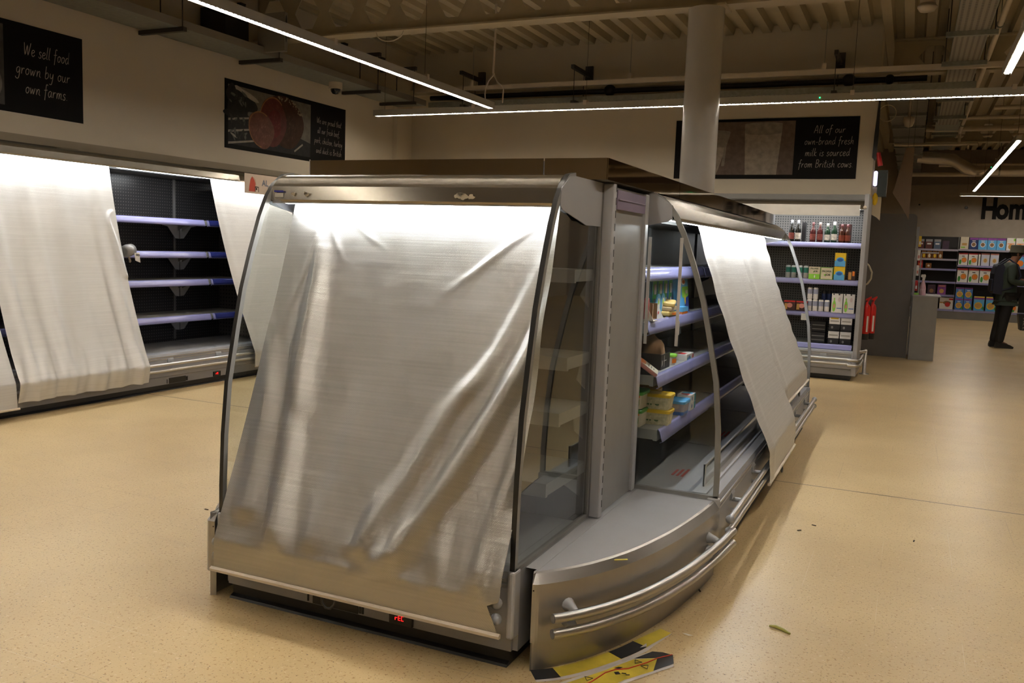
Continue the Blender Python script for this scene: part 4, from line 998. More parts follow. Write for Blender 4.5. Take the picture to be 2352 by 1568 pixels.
# header card clipped to the left canopy
t = thing('header_card', 'cream card with a red arrow hanging from the left wall chiller canopy', 'sign', (-6.235, 7.06, 1.85))
MB().box(0, .003, 0, .62, 0, .20).build('card', mat('cream_card', (.55, .45, .36), .6), t)
MB().poly([(.0045, .06, .02), (.0045, .16, .02), (.0045, .16, .10), (.0045, .145, .14), (.0045, .11, .175), (.0045, .085, .14), (.0045, .07, .08)]).build('arrow_print', mat('card_red', (.45, .06, .03), .6), t)
o = type_text('AL', .085, 'printed_letters', mat('card_grey_print', (.14, .16, .22), .6), t, (.0045, .26, .09), (PI/2, 0, PI/2), align='LEFT', off=.002)
m = MB(); m.box(.0042, .0048, .155, .162, .02, .075).box(.0042, .0048, .155, .20, .066, .075).box(.0042, .0048, .205, .212, .02, .075).box(.0042, .0048, .168, .185, .04, .06); m.build('printed_mark', board_black, t)
MB().tube([(.0045, .125, .165), (.0045, .15, .15), (.0045, .165, .12), (.0045, .17, .08)], .0015, 4).build('printed_arc', mat('card_orange', (.5, .16, .06), .6), t)
# ================================================================ goods
def C(name, r, g, b, rough=.45, **k): return mat(name, (r, g, b), rough, var=k.pop('var', .05), vscale=25, **k)
yel = C('pack_yellow', .75, .50, .02); blu = C('pack_blue', .02, .12, .42); sky = C('pack_sky_blue', .10, .38, .70); grn = C('pack_green', .05, .28, .04)
lime = C('pack_lime', .25, .60, .06); crm = C('pack_cream', .62, .55, .42); wht = C('pack_white', .70, .68, .66); org = C('pack_orange', .75, .20, .02)
rdp = C('pack_red', .50, .02, .02); pnk = C('pack_pink', .62, .25, .22); brn = C('cardboard_brown', .24, .13, .06, .8); brn_d = C('cardboard_dark', .12, .06, .03, .8)
blk = C('pack_black', .015, .015, .018); prp = C('pack_purple', .22, .05, .28); nav = C('pack_navy', .01, .03, .14); gold = C('pack_gold', .55, .38, .12)
slv = C('can_silver', .50, .52, .55, .3, metal=.6); bot = C('bottle_glass_dark', .012, .012, .010, .12); gbot = C('bottle_glass_green', .01, .035, .018, .12); tan = C('food_print', .50, .28, .08)
def carton(name, label, cat, loc, dims, basem, patches=(), rotz=0.0, group=None, tilt=0.0, texts=()):
    """box standing at loc (centre of its front bottom edge), front face toward local -y; patches are printed areas on the front"""
    w_, d_, h_ = dims
    if texts: t = thing(name, label, cat, loc, rotz, group, rot=(tilt, 0, rotz))
    mats = [basem]; m = MB(); m.box(-w_/2, w_/2, 0, d_, 0, h_)
    for i, p in enumerate(patches):
        kind, a, b, c_, d2, pm = p
        if pm not in mats: mats.append(pm)
        mi = mats.index(pm); y = -.0006-.0004*i
        if kind == 'r': m.add([(a*w_-w_/2, y, b*h_), (c_*w_-w_/2, y, b*h_), (c_*w_-w_/2, y, d2*h_), (a*w_-w_/2, y, d2*h_)], [(0, 1, 2, 3)], mi)
        elif kind == 'e': m.add(ell(a*w_-w_/2, b*h_, c_*w_, d2*h_, y, 18), [tuple(range(18))], mi)
        elif kind == 's': m.add([(w_/2+.0006, 0+a*d_, b*h_), (w_/2+.0006, c_*d_, b*h_), (w_/2+.0006, c_*d_, d2*h_), (w_/2+.0006, a*d_, d2*h_)], [(0, 1, 2, 3)], mi)
        elif kind == 't': m.add([(a*w_-w_/2, b*d_, h_+.0006), (c_*w_-w_/2, b*d_, h_+.0006), (c_*w_-w_/2, d2*d_, h_+.0006), (a*w_-w_/2, d2*d_, h_+.0006)], [(0, 1, 2, 3)], mi)
    if texts:
        m.build('box', mats, t)
        for tx, sz, cx, cz, tm in texts: type_text(tx, sz, 'printed_text', tm, t, (cx*w_-w_/2, -.004, cz*h_), off=.0006)
        return t
    o = m.build(name, mats, loc=loc, rot=(tilt, 0, rotz)); tag(o, label, cat, group); return o
def tub(label, loc, rotz, w_, d_, h_, bodym, lidm, texts=(), patches=(), group=None, band=None):
    t = thing('margarine_tub', label, 'tub', loc, rotz, group)
    def rr(w, d, r, n=5):
        out = []
        for cx, cy, a0 in ((w/2-r, d/2-r, 0), (-w/2+r, d/2-r, 90), (-w/2+r, -d/2+r, 180), (w/2-r, -d/2+r, 270)):
            for i in range(n+1): a = math.radians(a0+90*i/n); out.append((cx+r*math.cos(a), cy+r*math.sin(a)+d_/2))
        return out
    m = MB(); lv = [(.90, 0), (.90, .002), (1.0, h_-.014)]
    rings = [[(x, y, z) for x, y in rr(w_*k, d_*k, .016)] for k, z in lv]; n = len(rings[0])
    m.add([p for r in rings for p in r], [(i*n+j, i*n+(j+1) % n, (i+1)*n+(j+1) % n, (i+1)*n+j) for i in range(2) for j in range(n)], 0, False); m.poly(rings[0][::-1]); m.poly(rings[-1])
    mats = [bodym]
    if band:
        mats.append(band[0]); k = .90+.1*band[1]; r0 = [(x, y, .002) for x, y in rr(w_*.905, d_*.905, .016)]; r1 = [(x, y, band[1]*(h_-.014)) for x, y in rr(w_*(k+.006), d_*(k+.006), .016)]
        m.add(r0+r1, [(j, (j+1) % n, n+(j+1) % n, n+j) for j in range(n)], 1)
    m.build('tub_body', mats, t)
    l = MB(); rg = [[(x, y, z) for x, y in rr(w_+e, d_+e, .018)] for e, z in ((.006, h_-.016), (.008, h_-.004), (.002, h_), (-.01, h_), (-.014, h_-.003))]
    l.add([p for r in rg for p in r], [(i*n+j, i*n+(j+1) % n, (i+1)*n+(j+1) % n, (i+1)*n+j) for i in range(4) for j in range(n)], 0, False); l.poly(rg[-1]); l.poly(rg[0][::-1]); l.build('lid', lidm, t)
    for tx, sz, cx, cz, tm in texts: type_text(tx, sz, 'printed_text', tm, t, (cx*w_-w_/2, .0008+.05*d_*(1-cz)*0-.0015+.05*d_*(1-cz), cz*h_), rot=(PI/2+.0, 0, 0), off=.0014)
    for i, (cx, cz, rx, rz, pm) in enumerate(patches):
        MB().poly(ell(cx*w_-w_/2, cz*h_, rx*w_, rz*h_, -.001-.0003*i+.05*d_*(1-cz)-.0005, 14, wob=.06)).build('printed_label', pm, t, norm=False)
    return t
# ---------- right run shelves, fronts toward +x: rotz = +90
F = PI/2
S4, S3, S2 = .606, .851, 1.086
ink = C('print_ink_green', .03, .10, .03)
gy = 'green lidded tubs on the lowest island shelf'
for k in (0, 1):
    lab = ['green lidded margarine tub, lower of the stack nearest the end glass', 'green lidded margarine tub, upper of the stack nearest the end glass'][k]
    tub(lab, (-1.105, 3.80, S4+.083*k), -.0, .085, .14, .08, crm, grn, patches=[(.72, .38, .17, .34, grn), (.72, .62, .12, .12, wht), (.70, .22, .11, .05, lime), (.86, .74, .07, .07, org)], group=gy)
for k in (0, 1):
    lab = ['yellow lidded tub, lower of the two lettered in dark script', 'yellow lidded tub, upper of the two lettered in dark script'][k]
    speck = mat('speckled_tub', (.60, .54, .36), .45, var=.25, vscale=60)
    tub(lab, (-1.035, 3.905, S4+.074*k), 0, .15, .105, .072, speck, yel, texts=[('Pure', .052, .36, .26, ink), ('soya', .012, .42, .70, lime)], group='yellow lidded tubs on the lowest island shelf')
o = tub('yellow lidded tub behind the lettered pair', (-1.13, 4.03, S4+.074), 0, .15, .105, .072, crm, C('lid_ochre', .5, .3, .02))
tub('yellow lidded tub at the back, beneath its twin', (-1.13, 4.03, S4), 0, .15, .105, .072, crm, yel)
tub('pale blue lidded tub with a blue base band', (-1.01, 4.19, S4), 0, .11, .125, .075, C('clear_tub', .42, .38, .42, .25), sky, band=(blu, .32), patches=[(.5, .62, .28, .22, C('tub_print', .5, .42, .38))])
for i, (x_, y_, z_, l_) in enumerate([(-1.09, 4.30, S4+.04, 'white and red butter pack on top behind the blue lidded tub'), (-1.0, 4.37, S4+.04, 'white butter pack with teal end, upper'), (-1.0, 4.37, S4, 'white butter pack with teal end, bottom of the pile'), (-1.09, 4.30, S4, 'white butter pack under the red marked one')]):
    carton('butter_pack', l_, 'butter', (x_+.035, y_+.055, z_), (.11, .07, .038), wht, [('r', .7, .0, 1, 1, C('pack_teal', .01, .22, .32)), ('e', .3, .5, .1, .3, blu), ('t', .1, .2, .45, .8, rdp), ('t', .5, .1, .9, .9, sky)], rotz=F, group='butter packs on the lowest island shelf')
t = thing('sauce_bottle', 'tiny green bottle with an orange cap beside the butter packs', 'bottle', (-.985, 4.47, S4))
MB().lathe([(.012, 0), (.013, .004), (.013, .045), (.009, .052)], n=14).build('bottle', lime, t); MB().lathe([(.009, .052), (.010, .054), (.010, .066), (0, .067)], n=12).build('cap', org, t)
# shelf 3
t = thing('ham_packet', 'pink and cream sliced meat packet tipped on the middle island shelf', 'packet', (-1.08, 3.86, S3+.052), 0, rot=(0, .62, .25))
MB().box(-.085, .085, -.075, .075, -.018, .0).build('packet', pnk, t, bevel=.006)
MB().box(.0, .084, -.074, .074, .0002, .0012).build('printed_label', crm, t); MB().box(-.01, .015, -.05, .06, .0004, .0018).build('printed_label', org, t)
m = MB()
for i in range(3): m.box(.03+.014*i, .035+.014*i, -.04+.01*i, .045-.01*i, .0013, .0020)
m.build('printed_text', blk, t)
MB().box(-.07, -.03, -.05, .02, .0002, .001).build('printed_label', sky, t)
t = thing('display_tray', 'torn black display tray with its brown inside standing up', 'cardboard tray', (-1.03, 3.985, S3))
MB().box(-.20, -.004, .0, .165, 0, .004).build('tray_base', blk, t)
fr = MB().box(-.004, 0, .0, .165, 0, .072).build('front_wall', blk, t)
MB().box(0, .0008, .02, .024, .015, .045).box(0, .0008, .024, .030, .02, .04).box(0, .0008, .06, .063, .01, .065).box(0, .0008, .05, .10, .038, .041).build('printed_marks', wht, fr)
MB().box(-.20, -.004, .0, .004, 0, .075).build('side_wall', blk, t)
fl = MB(); P = []
for i in range(13):
    k = i/12; P.append((-.004-.17*k, .05+.015*math.sin(9*k), .05+.115*math.sin(PI*min(1, k*1.02))**.6+.01*math.sin(17*k)))
fl.add([(p[0], p[1]+.0, .0+.03) for p in P]+[(p[0], p[1]+.05, p[2]) for p in P], [(i, i+1, 14+i, 13+i) for i in range(12)], 0, True); fl.build('torn_flap', brn, t, solid=.003)
t = thing('dip_pot', 'white pot with a green lid and orange label beside the black tray', 'pot', (-1.055, 4.235, S3))
MB().lathe([(.030, 0), (.036, .042)], n=20).build('pot', wht, t); MB().lathe([(.038, .040), (.040, .052), (.030, .054), (0, .054)], n=20).build('lid', lime, t)
m = MB(); m.add([(.0345*math.cos(a)+.0012, .0345*math.sin(a), z) for a in (-.9, -.6, -.3, 0, .3) for z in (.010, .032)], [(i*2, i*2+2, i*2+3, i*2+1) for i in range(4)]); m.build('printed_label', org, t)
carton('butter_pack', 'small blue and white pack lying farthest along the middle shelf', 'butter', (-1.01, 4.50, S3), (.15, .08, .032), wht, [('r', .05, .1, .6, .5, sky), ('e', .35, .5, .1, .3, blu), ('r', .8, .2, .97, .8, rdp), ('t', .1, .2, .5, .7, rdp)], rotz=F)
# shelf 2
t = thing('display_tray', 'cream and orange shelf-ready tray leaning at the near end of the cheese shelf', 'cardboard tray', (-1.10, 3.86, S2))
MB().prism([(-.06, 0), (.06, 0), (-.02, .15), (-.06, .16)], 'y', .0, .003).build('side_card', crm, t); MB().prism([(-.22, 0), (.02, .0), (-.06, .17), (-.22, .19)], 'y', .08, .083).build('side_card', C('card_orange', .55, .25, .08), t)
m = MB(); m.box(-.2, .055, 0, .08, 0, .003); m.build('tray_base', crm, t)
t = thing('cheese_round', 'red oval cheese pack standing on edge on the cheese shelf', 'cheese', (-1.085, 3.885, S2+.055), 0, rot=(0, 0, .25))
MB().lathe([(0, -.012), (.050, -.010), (.055, 0), (.050, .010), (0, .012)], n=26).build('pack', rdp, t, rot=(PI/2, 0, PI/2)); MB().poly([(.0125, .012*math.cos(a)*1.6, .035*math.sin(a)) for a in [i*PI/8 for i in range(16)]]).build('printed_label', wht, t, norm=False)
MB().poly([(.0122, .02*math.cos(a)-.005, .014*math.sin(a)+.03) for a in [i*PI/8 for i in range(16)]]).build('printed_label', org, t, norm=False)
t = thing('cardboard_box', 'small open brown cardboard box on the cheese shelf', 'cardboard box', (-1.075, 3.95, S2))
m = MB(); m.box(-.16, 0, 0, .003, 0, .075).box(-.16, 0, .085, .088, 0, .075).box(-.16, -.157, 0, .088, 0, .075).box(-.16, 0, 0, .088, 0, .003); m.build('box', brn, t)
MB().box(-.003, .001, .0, .016, 0, .075).build('front_edge', C('card_inside', .30, .17, .09, .8), t)
t = thing('cheese_wedge', 'white triangular cheese wedge pack with a red spot', 'cheese', (-1.08, 4.055, S2))
MB().prism([(0, 0), (.12, 0), (0, .075)], 'x', -.09, 0).build('pack', wht, t); MB().poly([(.0008, .012+.012*math.cos(a)+.01, .028+.008*math.sin(a)) for a in [i*PI/6 for i in range(12)]]).build('printed_label', rdp, t, norm=False)
for i in range(3):
    t = thing('cheese_packet', ['lowest gold wrapped cheese packet in the soft pile', 'middle gold wrapped cheese packet in the soft pile', 'top gold wrapped cheese packet in the soft pile'][i], 'cheese', (-1.085, 4.285+.012*i, S2+.014+.025*i), 0, 'gold wrapped cheese packets', rot=(.04*(i-1), .05*i, .1*i))
    MB().box(-.030, .028, -.09, .09, -.012, .011).build('wrapper', gold if i != 1 else C('wrapper_tan', .42, .30, .16, .3), t, bevel=.009, seg=3)
    MB().box(.0275, .0284, -.03, .05, -.006, .005).build('printed_label', org if i == 0 else crm, t)
# tall green and blue blister cards at the back
for i in range(4):
    t = thing('snack_card', ['tall green and blue snack card, first from the glass', 'tall green and blue snack card, second from the glass', 'tall green and blue snack card, third from the glass', 'tall green and blue snack card beside the blue carton'][i], 'packet', (-1.120, 4.09+.102*i, S2), 0, 'green and blue snack cards on the cheese shelf')
    MB().box(-.02, 0, .0, .095, 0, .19).build('card', C('card_teal', .02, .14, .20) if i < 2 else blu, t)
    m = MB(); m.box(0, .0008, .018, .08, .01, .185); m.build('printed_label', grn, t)
    m = MB()
    for q in (.03, .10): m.box(.0004, .006, .032, .062, q+.01, q+.06)
    m.build('blister', C('blister_grey', .45, .43, .45, .25), t, bevel=.004)
for i in range(2):
    t = thing('cheese_snack_pack', ['small round topped blue snack pack nearer the glass', 'small round topped blue snack pack beside the gold packets'][i], 'packet', (-1.10, 4.10+.085*i, S2+.0), 0, 'round topped snack packs')
    MB().poly([(0, 0, 0), (0, .08, 0)]+[(0, .04+.04*math.cos(a), .07+.045*math.sin(a)) for a in [i_*PI/10 for i_ in range(11)]]).build('card', sky, t, solid=.006, norm=False)
    MB().poly([(.0036, .04+.022*math.cos(a), .065+.03*math.sin(a)) for a in [i_*PI/8 for i_ in range(16)]]).build('printed_label', wht, t, norm=False); MB().poly([(.004, .035+.011*math.cos(a), .075+.012*math.sin(a)) for a in [i_*PI/8 for i_ in range(16)]]).build('printed_label', lime, t, norm=False)
t = thing('snack_carton', 'tall sky blue and lime carton leaning at the right of the cheese shelf', 'carton', (-1.082, 4.535, S2), 0, rot=(0, -.10, 0)); t.scale = (1, 1.22, .95)
b = MB().box(-.035, 0, 0, .155, 0, .195).build('carton', sky, t)
MB().box(.0, .0007, .045, .155, .085, .145).build('printed_label', lime, b)
MB().poly([(.001, .155, 0), (.001, .155, .095), (.001, .10, .075), (.001, .075, .03), (.001, .06, 0)]).build('printed_label', C('pack_deep_blue', .03, .06, .30), b, norm=False)
MB().poly([(.0013, .07+.035*math.cos(a), .17+.016*math.sin(a)) for a in [i*PI/8 for i in range(16)]]).build('printed_label', wht, b, norm=False); MB().poly([(.0018, .072+.026*math.cos(a), .172+.011*math.sin(a)) for a in [i*PI/8 for i in range(16)]]).build('printed_label', org, b, norm=False)
MB().poly([(.0016, .09+.012*math.cos(a), .075+.03*math.sin(a)) for a in [i*PI/8 for i in range(16)]]).build('printed_label', yel, b, norm=False); MB().box(.0012, .0018, .10, .14, .105, .125).build('printed_label', crm, b)
t = thing('cheese_dip_pack', 'flat blue topped pack with an orange side in front of the tall carton', 'packet', (-1.058, 4.47, S2))
MB().box(-.035, 0, 0, .13, .012, .036).build('pack', sky, t); MB().box(-.033, -.001, .002, .128, 0, .012).build('base', org, t)
# ---------- back wall cabinet goods
def bottle(label, x, y, z, glassm, labm, capm, h=.235, r=.032, group=None):
    t = thing('cider_bottle', label, 'bottle', (x, y, z), 0, group); h *= 1.07; k = h/.24
    MB().lathe([(r*.95, 0), (r, .005), (r, .13*k), (r*.75, .16*k), (r*.42, .185*k), (r*.38, .225*k), (0, .226*k)], n=18).build('bottle', glassm, t)
    MB().lathe([(r+.0006, .03*k), (r+.0006, .10*k)], n=18).build('body_label', labm, t, norm=False)
    MB().lathe([(r*.44, .198*k), (r*.46, .20*k), (r*.46, .238*k), (0, .24*k)], n=14).build('cap', capm, t); return t
wlab = mat('oval_label_white', (.6, .56, .5), .5, var=.35, vscale=40); rlab = mat('label_red_print', (.22, .05, .04), .5, var=.4, vscale=30)
GB = 'bottles on the top shelf of the back wall chiller'
bb = [(-1.345, bot, rlab, slv, .245, 'dark bottle with silver foil neck at far left of the top shelf'), (-1.27, bot, wlab, slv, .245, 'dark bottle with silver neck and white red label, second from left'),
      (-1.10, C('bottle_red', .06, .01, .01, .15), rlab, C('cap_maroon', .10, .02, .02), .225, 'dark red bottle left of its twin at the middle of the top shelf'), (-1.02, C('bottle_red', .06, .01, .01, .15), rlab, C('neck_grey', .25, .18, .16), .225, 'dark red bottle with a grey neck, right one of its pair'),
      (-.935, gbot, wlab, C('cap_grey', .3, .32, .28), .215, 'dark green bottle with a narrow pale label'), (-.86, gbot, wlab, wht, .235, 'green bottle with a bright oval label and white cap'),
      (-.775, C('bottle_amber', .05, .012, .004, .15), C('label_orange_red', .22, .04, .015), C('cap_maroon', .10, .02, .02), .21, 'amber bottle with an orange red label, left of the last pair'), (-.71, C('bottle_amber', .05, .012, .004, .15), C('label_orange_red', .22, .04, .015), C('cap_maroon', .10, .02, .02), .21, 'amber bottle with an orange red label at right end')]
for x_, gm, lm, cm, h_, l_ in bb: bottle(l_, x_, 11.08, 1.586, gm, lm, cm, h_, .033, GB)
carton('bottle_carrier', 'black card carrier around the two silver necked bottles', 'carrier', (-1.21, 11.10, 1.586), (.04, .12, .235), blk); carton('bottle_carrier', 'dark red card carrier behind the amber bottles', 'carrier', (-.745, 11.13, 1.586), (.14, .10, .225), C('carrier_maroon', .03, .008, .006))
def can(label, x, y, z, m1, m2, h=.15, r=.029, group=None):
    t = thing('drink_can', label, 'can', (x, y, z), 0, group)
    MB().lathe([(r*.85, 0), (r, .008), (r, h-.012), (r*.82, h-.002), (r*.8, h), (0, h-.004)], n=16).build('can', m1, t); MB().lathe([(r+.0006, h*.45), (r+.0006, h*.85)], n=16).build('printed_band', m2, t, norm=False); return t
teal = C('can_teal', .02, .16, .13)
for i, x_ in enumerate((-1.35, -1.285, -1.21, -1.145)):
    can(['teal and silver can, first from the left', 'teal and silver can, second from the left', 'teal and silver can, third from the left', 'teal and silver can next to the lime fronted pack'][i], x_, 11.05, 1.151, slv, teal, .155, .029, 'teal cans in the back wall chiller')
dkg = C('print_dark_green', .02, .05, .02)
carton('cider_box', 'cream box with a lime green lower front and dark lettering', 'carton', (-1.045, 11.0, 1.151), (.125, .16, .145), crm, [('r', 0, 0, 1, .42, lime), ('e', .55, .22, .06, .12, wht), ('e', .45, .60, .06, .04, lime)], texts=[('PROPER', .026, .5, .80, dkg), ('JOB', .026, .62, .58, dkg)])
carton('cider_box', 'cream box with large dark lettering and green edges', 'carton', (-.905, 11.0, 1.151), (.138, .16, .145), C('box_green_edge', .22, .40, .10), [('r', .05, .06, .95, .95, crm), ('e', .36, .38, .08, .06, lime)], texts=[('PROPER', .030, .5, .60, dkg), ('JOB', .034, .6, .32, dkg)])
for k in (0, 1):
    carton('cider_box', ['yellow and blue can box, lower of the stack', 'yellow and blue can box, upper of the stack'][k], 'carton', (-.765, 11.0, 1.151+.162*k), (.118, .16, .158), yel, [('r', 0, 0, 1, .42, sky), ('e', .5, .48, .38, .20, sky), ('e', .5, .48, .28, .13, blu)], group='yellow and blue can boxes')
carton('bottle_carrier', 'dark bottle carrier at the right end of the second shelf', 'carrier', (-.63, 11.02, 1.151), (.085, .14, .11), C('carrier_brown', .05, .02, .012), [('r', .1, .1, .5, .9, tan), ('r', .6, .5, .9, 1.0, org)])
for i in range(2):
    x_ = (-1.08, -1.015)[i]; can(['white can in front of its black card, upper row left', 'white can in the upper row, right of its twin'][i], x_, 11.05, .766+.145, wht, C('can_blue_print', .3, .32, .45), .14, .028, 'white cans in the back wall chiller')
for i in range(4): can(['white can at the left end of the lower row', 'white can, second in the lower row', 'white can, third in the lower row', 'white can next to the tall white cartons, lower row'][i], -1.08+.067*i, 11.05, .766, wht, C('can_blue_print', .3, .32, .45), .142, .029, 'white cans in the back wall chiller')
for i in range(3): can(['dark can standing behind the white ones, left', 'dark can standing behind the white ones, middle', 'dark can standing behind the white ones, right'][i], -.93+.06*i, 11.18, .766, blk, nav, .25, .028, 'dark cans behind the white ones')
for i in range(2): carton('juice_carton', ['tall white carton with a green bottle print, left', 'tall white carton with a green bottle print, right'][i], 'carton', (-.765+.132*i, 11.0, .766), (.122, .12, .225), wht, [('e', .25, .35, .16, .30, lime), ('r', .2, .6, .3, .78, lime), ('r', .12, .93, .24, 1, blk), ('r', .6, .93, .74, 1, blk), ('e', .25, .35, .09, .12, pnk), ('e', .7, .7, .12, .12, C('print_pale', .6, .5, .5)), ('r', .5, .22, .95, .26, blu)], group='tall white cartons')
for i in range(2): carton('can_pack', ['dark red and brown can pack cut by the blind', 'dark red topped can pack left of the white cans'][i], 'pack', (-1.30+.14*i, 11.0, .766), (.13, .12, .115), C('pack_maroon', .06, .02, .02), [('r', 0, .85, 1, 1, rdp), ('e', .5, .5, .25, .25, pnk), ('r', .05, .1, .3, .7, tan)], group='dark red can packs')
for i in range(2):
    for k in range(2):
        carton('beer_pack', [['white topped bottle pack, lower left of the bottom shelf', 'white topped bottle pack with a yellow stripe, upper left'], ['white topped bottle pack, lower right of the bottom shelf', 'white topped bottle pack, upper right of the bottom shelf']][i][k], 'pack', (-.775+.132*i, 10.99+.02*k, .392+.166*k), (.122, .14, .160), blk, [('r', 0, .45, 1, .95, wht), ('r', .1, .62, .9, .72, C('print_grey', .35, .33, .3)), ('e', .3, .2, .1, .1, C('painted_glint', .2, .2, .2))]+([('r', .15, .82, .85, .93, yel)] if (i, k) == (0, 1) else []), group='white topped bottle packs')  # grey ellipse is a glint on the bottle glass, painted as flat colour
for i in range(2): carton('crate', ['dark crate behind the white topped packs, lower', 'dark crate behind the white topped packs, upper'][i], 'crate', (-.96, 11.1, .392+.13*i), (.16, .2, .12), blk, [('r', .05, .2, .95, .3, grey_dark), ('r', .05, .6, .95, .7, grey_dark)])
carton('shelf_label', 'white price card hanging below the third shelf strip', 'label', (-1.115, 10.985, .655), (.085, .003, .08), wht)
# ================================================================ right hand area beyond the wall end
# partition
t = thing('partition_panel', 'tall dark grey partition panel with a rounded top corner', 'partition', (-.62, 13.9, 0))
P = [(0, 0), (.65, 0), (.65, 2.0)]+[(.59+.06*math.cos(a), 2.02+.06*math.sin(a)) for a in [i*PI/12 for i in range(7)]]+[(0, 2.08)]
MB().prism(P, 'y', 0, .03).build('board', mat('partition_grey', (.125, .115, .11), .5, var=.04), t)
MB().box(.655, .69, .02, .5, 0.05, 1.9).build('edge_frame', grey_panel, t)
# goods hanging on the far side of the partition: colourful packets seen edge on
for i, (z_, cm, l_) in enumerate([(1.62, yel, 'tiny yellow packet at the top of the partition edge'), (1.42, wht, 'white packet high on the partition edge'), (1.20, wht, 'lower white packet on the partition edge'), (.98, rdp, 'red marked packet on the partition edge'), (.80, lime, 'lime green packet sticking out of the partition edge'), (.62, grn, 'green packet on the partition edge below the lime one'), (.45, wht, 'white packet low on the partition edge'), (.30, rdp, 'red packet low on the partition edge'), (.14, brn, 'brown packet at the foot of the partition edge')]):
    carton('hanging_packet', l_, 'packet', (.705+(-.62)+.005, 14.0, z_), (.035+(.05 if cm is lime else 0), .12, .15), cm, [('r', .2, .2, .8, .5, wht if cm is not wht else pnk)], group='packets on the partition edge')
# low grey cabinet with spray bottle
t = thing('low_cabinet', 'low grey counter cabinet beside the dark partition', 'cabinet', (.059, 13.73, 0))
MB().box(0, .325, 0, .85, .0, .91).build('carcass', mat('counter_grey', (.27, .26, .25), .5), t)
MB().box(-.004, .36, -.004, .86, .91, .925).build('top', grey_panel, t)
MB().box(.06, .075, .7, .73, .925, 1.55).box(.06, .30, .7, .73, 1.53, 1.55).build('upright_frame', grey_panel, t)
t = thing('spray_bottle', 'white and pink spray bottle on the low grey cabinet', 'bottle', (.175, 13.9, .926))
MB().lathe([(.042, 0), (.045, .01), (.043, .10), (.032, .16), (.016, .20), (.016, .215)], n=18).build('bottle', C('spray_pink', .62, .38, .45, .3), t)
MB().prism([(-.035, .27), (-.03, .295), (.02, .30), (.03, .28), (.018, .215), (-.016, .215), (-.012, .25), (-.035, .262)], 'y', -.014, .014).build('trigger_head', wht, t, bevel=.004)
MB().poly([(.0, -.0435, .02), (.028, -.036, .02), (.028, -.036, .09), (0, -.0435, .09), (-.028, -.036, .09), (-.028, -.036, .02)]).build('printed_label', wht, t, norm=False)
# fire extinguishers on the wall end
for i, (y_, l_) in enumerate([(11.86, 'red fire extinguisher on the wall end, nearer one'), (12.02, 'red fire extinguisher right of the other, white print on its side')]):
    t = thing('fire_extinguisher', l_, 'fire extinguisher', (-.468+.062*i, y_, .45), 0, 'fire extinguishers')
    MB().lathe([(.043, 0), (.046, .01), (.046, .34), (.04, .37), (.025, .395), (.016, .40), (.016, .43)], n=24).build('cylinder', red, t)
    MB().lathe([(.047, -.05), (.048, 0), (.047, .025)], n=24).build('base_skirt', black, t)
    m = MB(); m.prism([(-.01, .43), (.015, .43), (.05, .48), (.045, .50), (-.02, .46)], 'y', -.012, .012); m.build('lever', red, t)
    MB().box(-.05-.062*i, -.02, .03, .046, .25, .28).build('wall_bracket', black, t)
    MB().tube([(.0, -.02, .44), (-.02, -.045, .43), (-.03, -.05, .36), (-.03, -.045, .12)], .007, 8).build('hose', black, t)
    MB().poly([(.012, -.046, .05), (.032, -.036, .05), (.032, -.036, .25), (.012, -.046, .25)]).build('printed_label', wht, t, norm=False)
t = thing('hose_hook', 'beige looped handle on the end of the back wall', 'handle', (-.505, 11.72, 1.20))
MB().tube([(0, 0, .16), (.03, -.01, .13), (.07, -.02, .05), (.065, -.02, -.03), (.03, -.01, -.09), (0, 0, -.11)], .011, 8).build('loop', mat('beige_plastic', (.46, .40, .28), .5), t)
MB().box(-.012, .004, -.02, .02, -.13, .19).build('backplate', cream, t)
# bollard / crash post
t = thing('crash_post', 'short steel crash post on the floor at the wall end', 'bollard', (-.43, 11.55, 0))
MB().lathe([(.06, 0), (.06, .008), (.022, .012), (.022, .30), (.0, .31)], n=18).build('post', chrome, t)
MB().cyl((0, 0, .28), (-.10, -.25, .28), .018, 10).build('rail', chrome, t)
# fittings on the wall end
t = thing('exit_sign', 'lit white box sign projecting at the end of the back wall', 'sign', (-.518, 12.05, 2.25))
MB().box(0, .045, 0, .06, .08, .27).build('sign_face', emit('lit_sign', (.75, .70, 1.0), 1.6), t, bevel=.02, seg=4); MB().box(.05, .16, .02, .20, -.05, .28).build('sign_body', mat('teal_dark_body', (.02, .035, .035), .4), t)
MB().poly([(-.0+.055, -.006, .16), (.09, -.006, .19), (.088, -.006, .20), (.053, -.006, .17)]).build('sign_mark', black, t, norm=False)
t = thing('hanging_banner', 'black cloth strap hanging down the end of the back wall', 'strap', (-.50, 11.645, 2.6))
MB().prism([(0, 0), (-.035, .04), (-.03, .3), (.0, .85), (.012, .85), (.02, .3), (.012, .04)], 'y', -.02, 0).build('strap', black, t)
MB().cyl((.03, 0, .10), (.065, 0, -.06), .025, 12, r1=.03).build('red_nozzle', rdp, t)
t = thing('warning_disc', 'yellow oval disc under the lit sign', 'sign', (-.478, 11.95, 2.16))
MB().lathe([(0, -.004), (.06, -.004), (.06, .004), (0, .004)], n=20).build('disc', yel, t, rot=(PI/2, 0, 0)); t.scale = (.55, 1, 1.3)
t = thing('hanging_sign', 'brown panel sign hanging edge on under the roof past the wall end', 'sign', (-.30, 12.9, 1.95))
MB().prism([(0, .35), (.12, .95), (.22, .95), (.22, .0), (.17, .10)], 'y', 0, .02).build('panel', mat('brown_sign', (.22, .15, .10), .6), t)
for xx in (.14, .21): MB().cyl((xx, .01, .95), (xx, .01, 2.24), .002, 5).build('hanging_wire', dark_steel, t)
t = thing('projecting_sign', 'cream board sign projecting below the yellow disc', 'sign', (-.518, 12.1, 1.90))
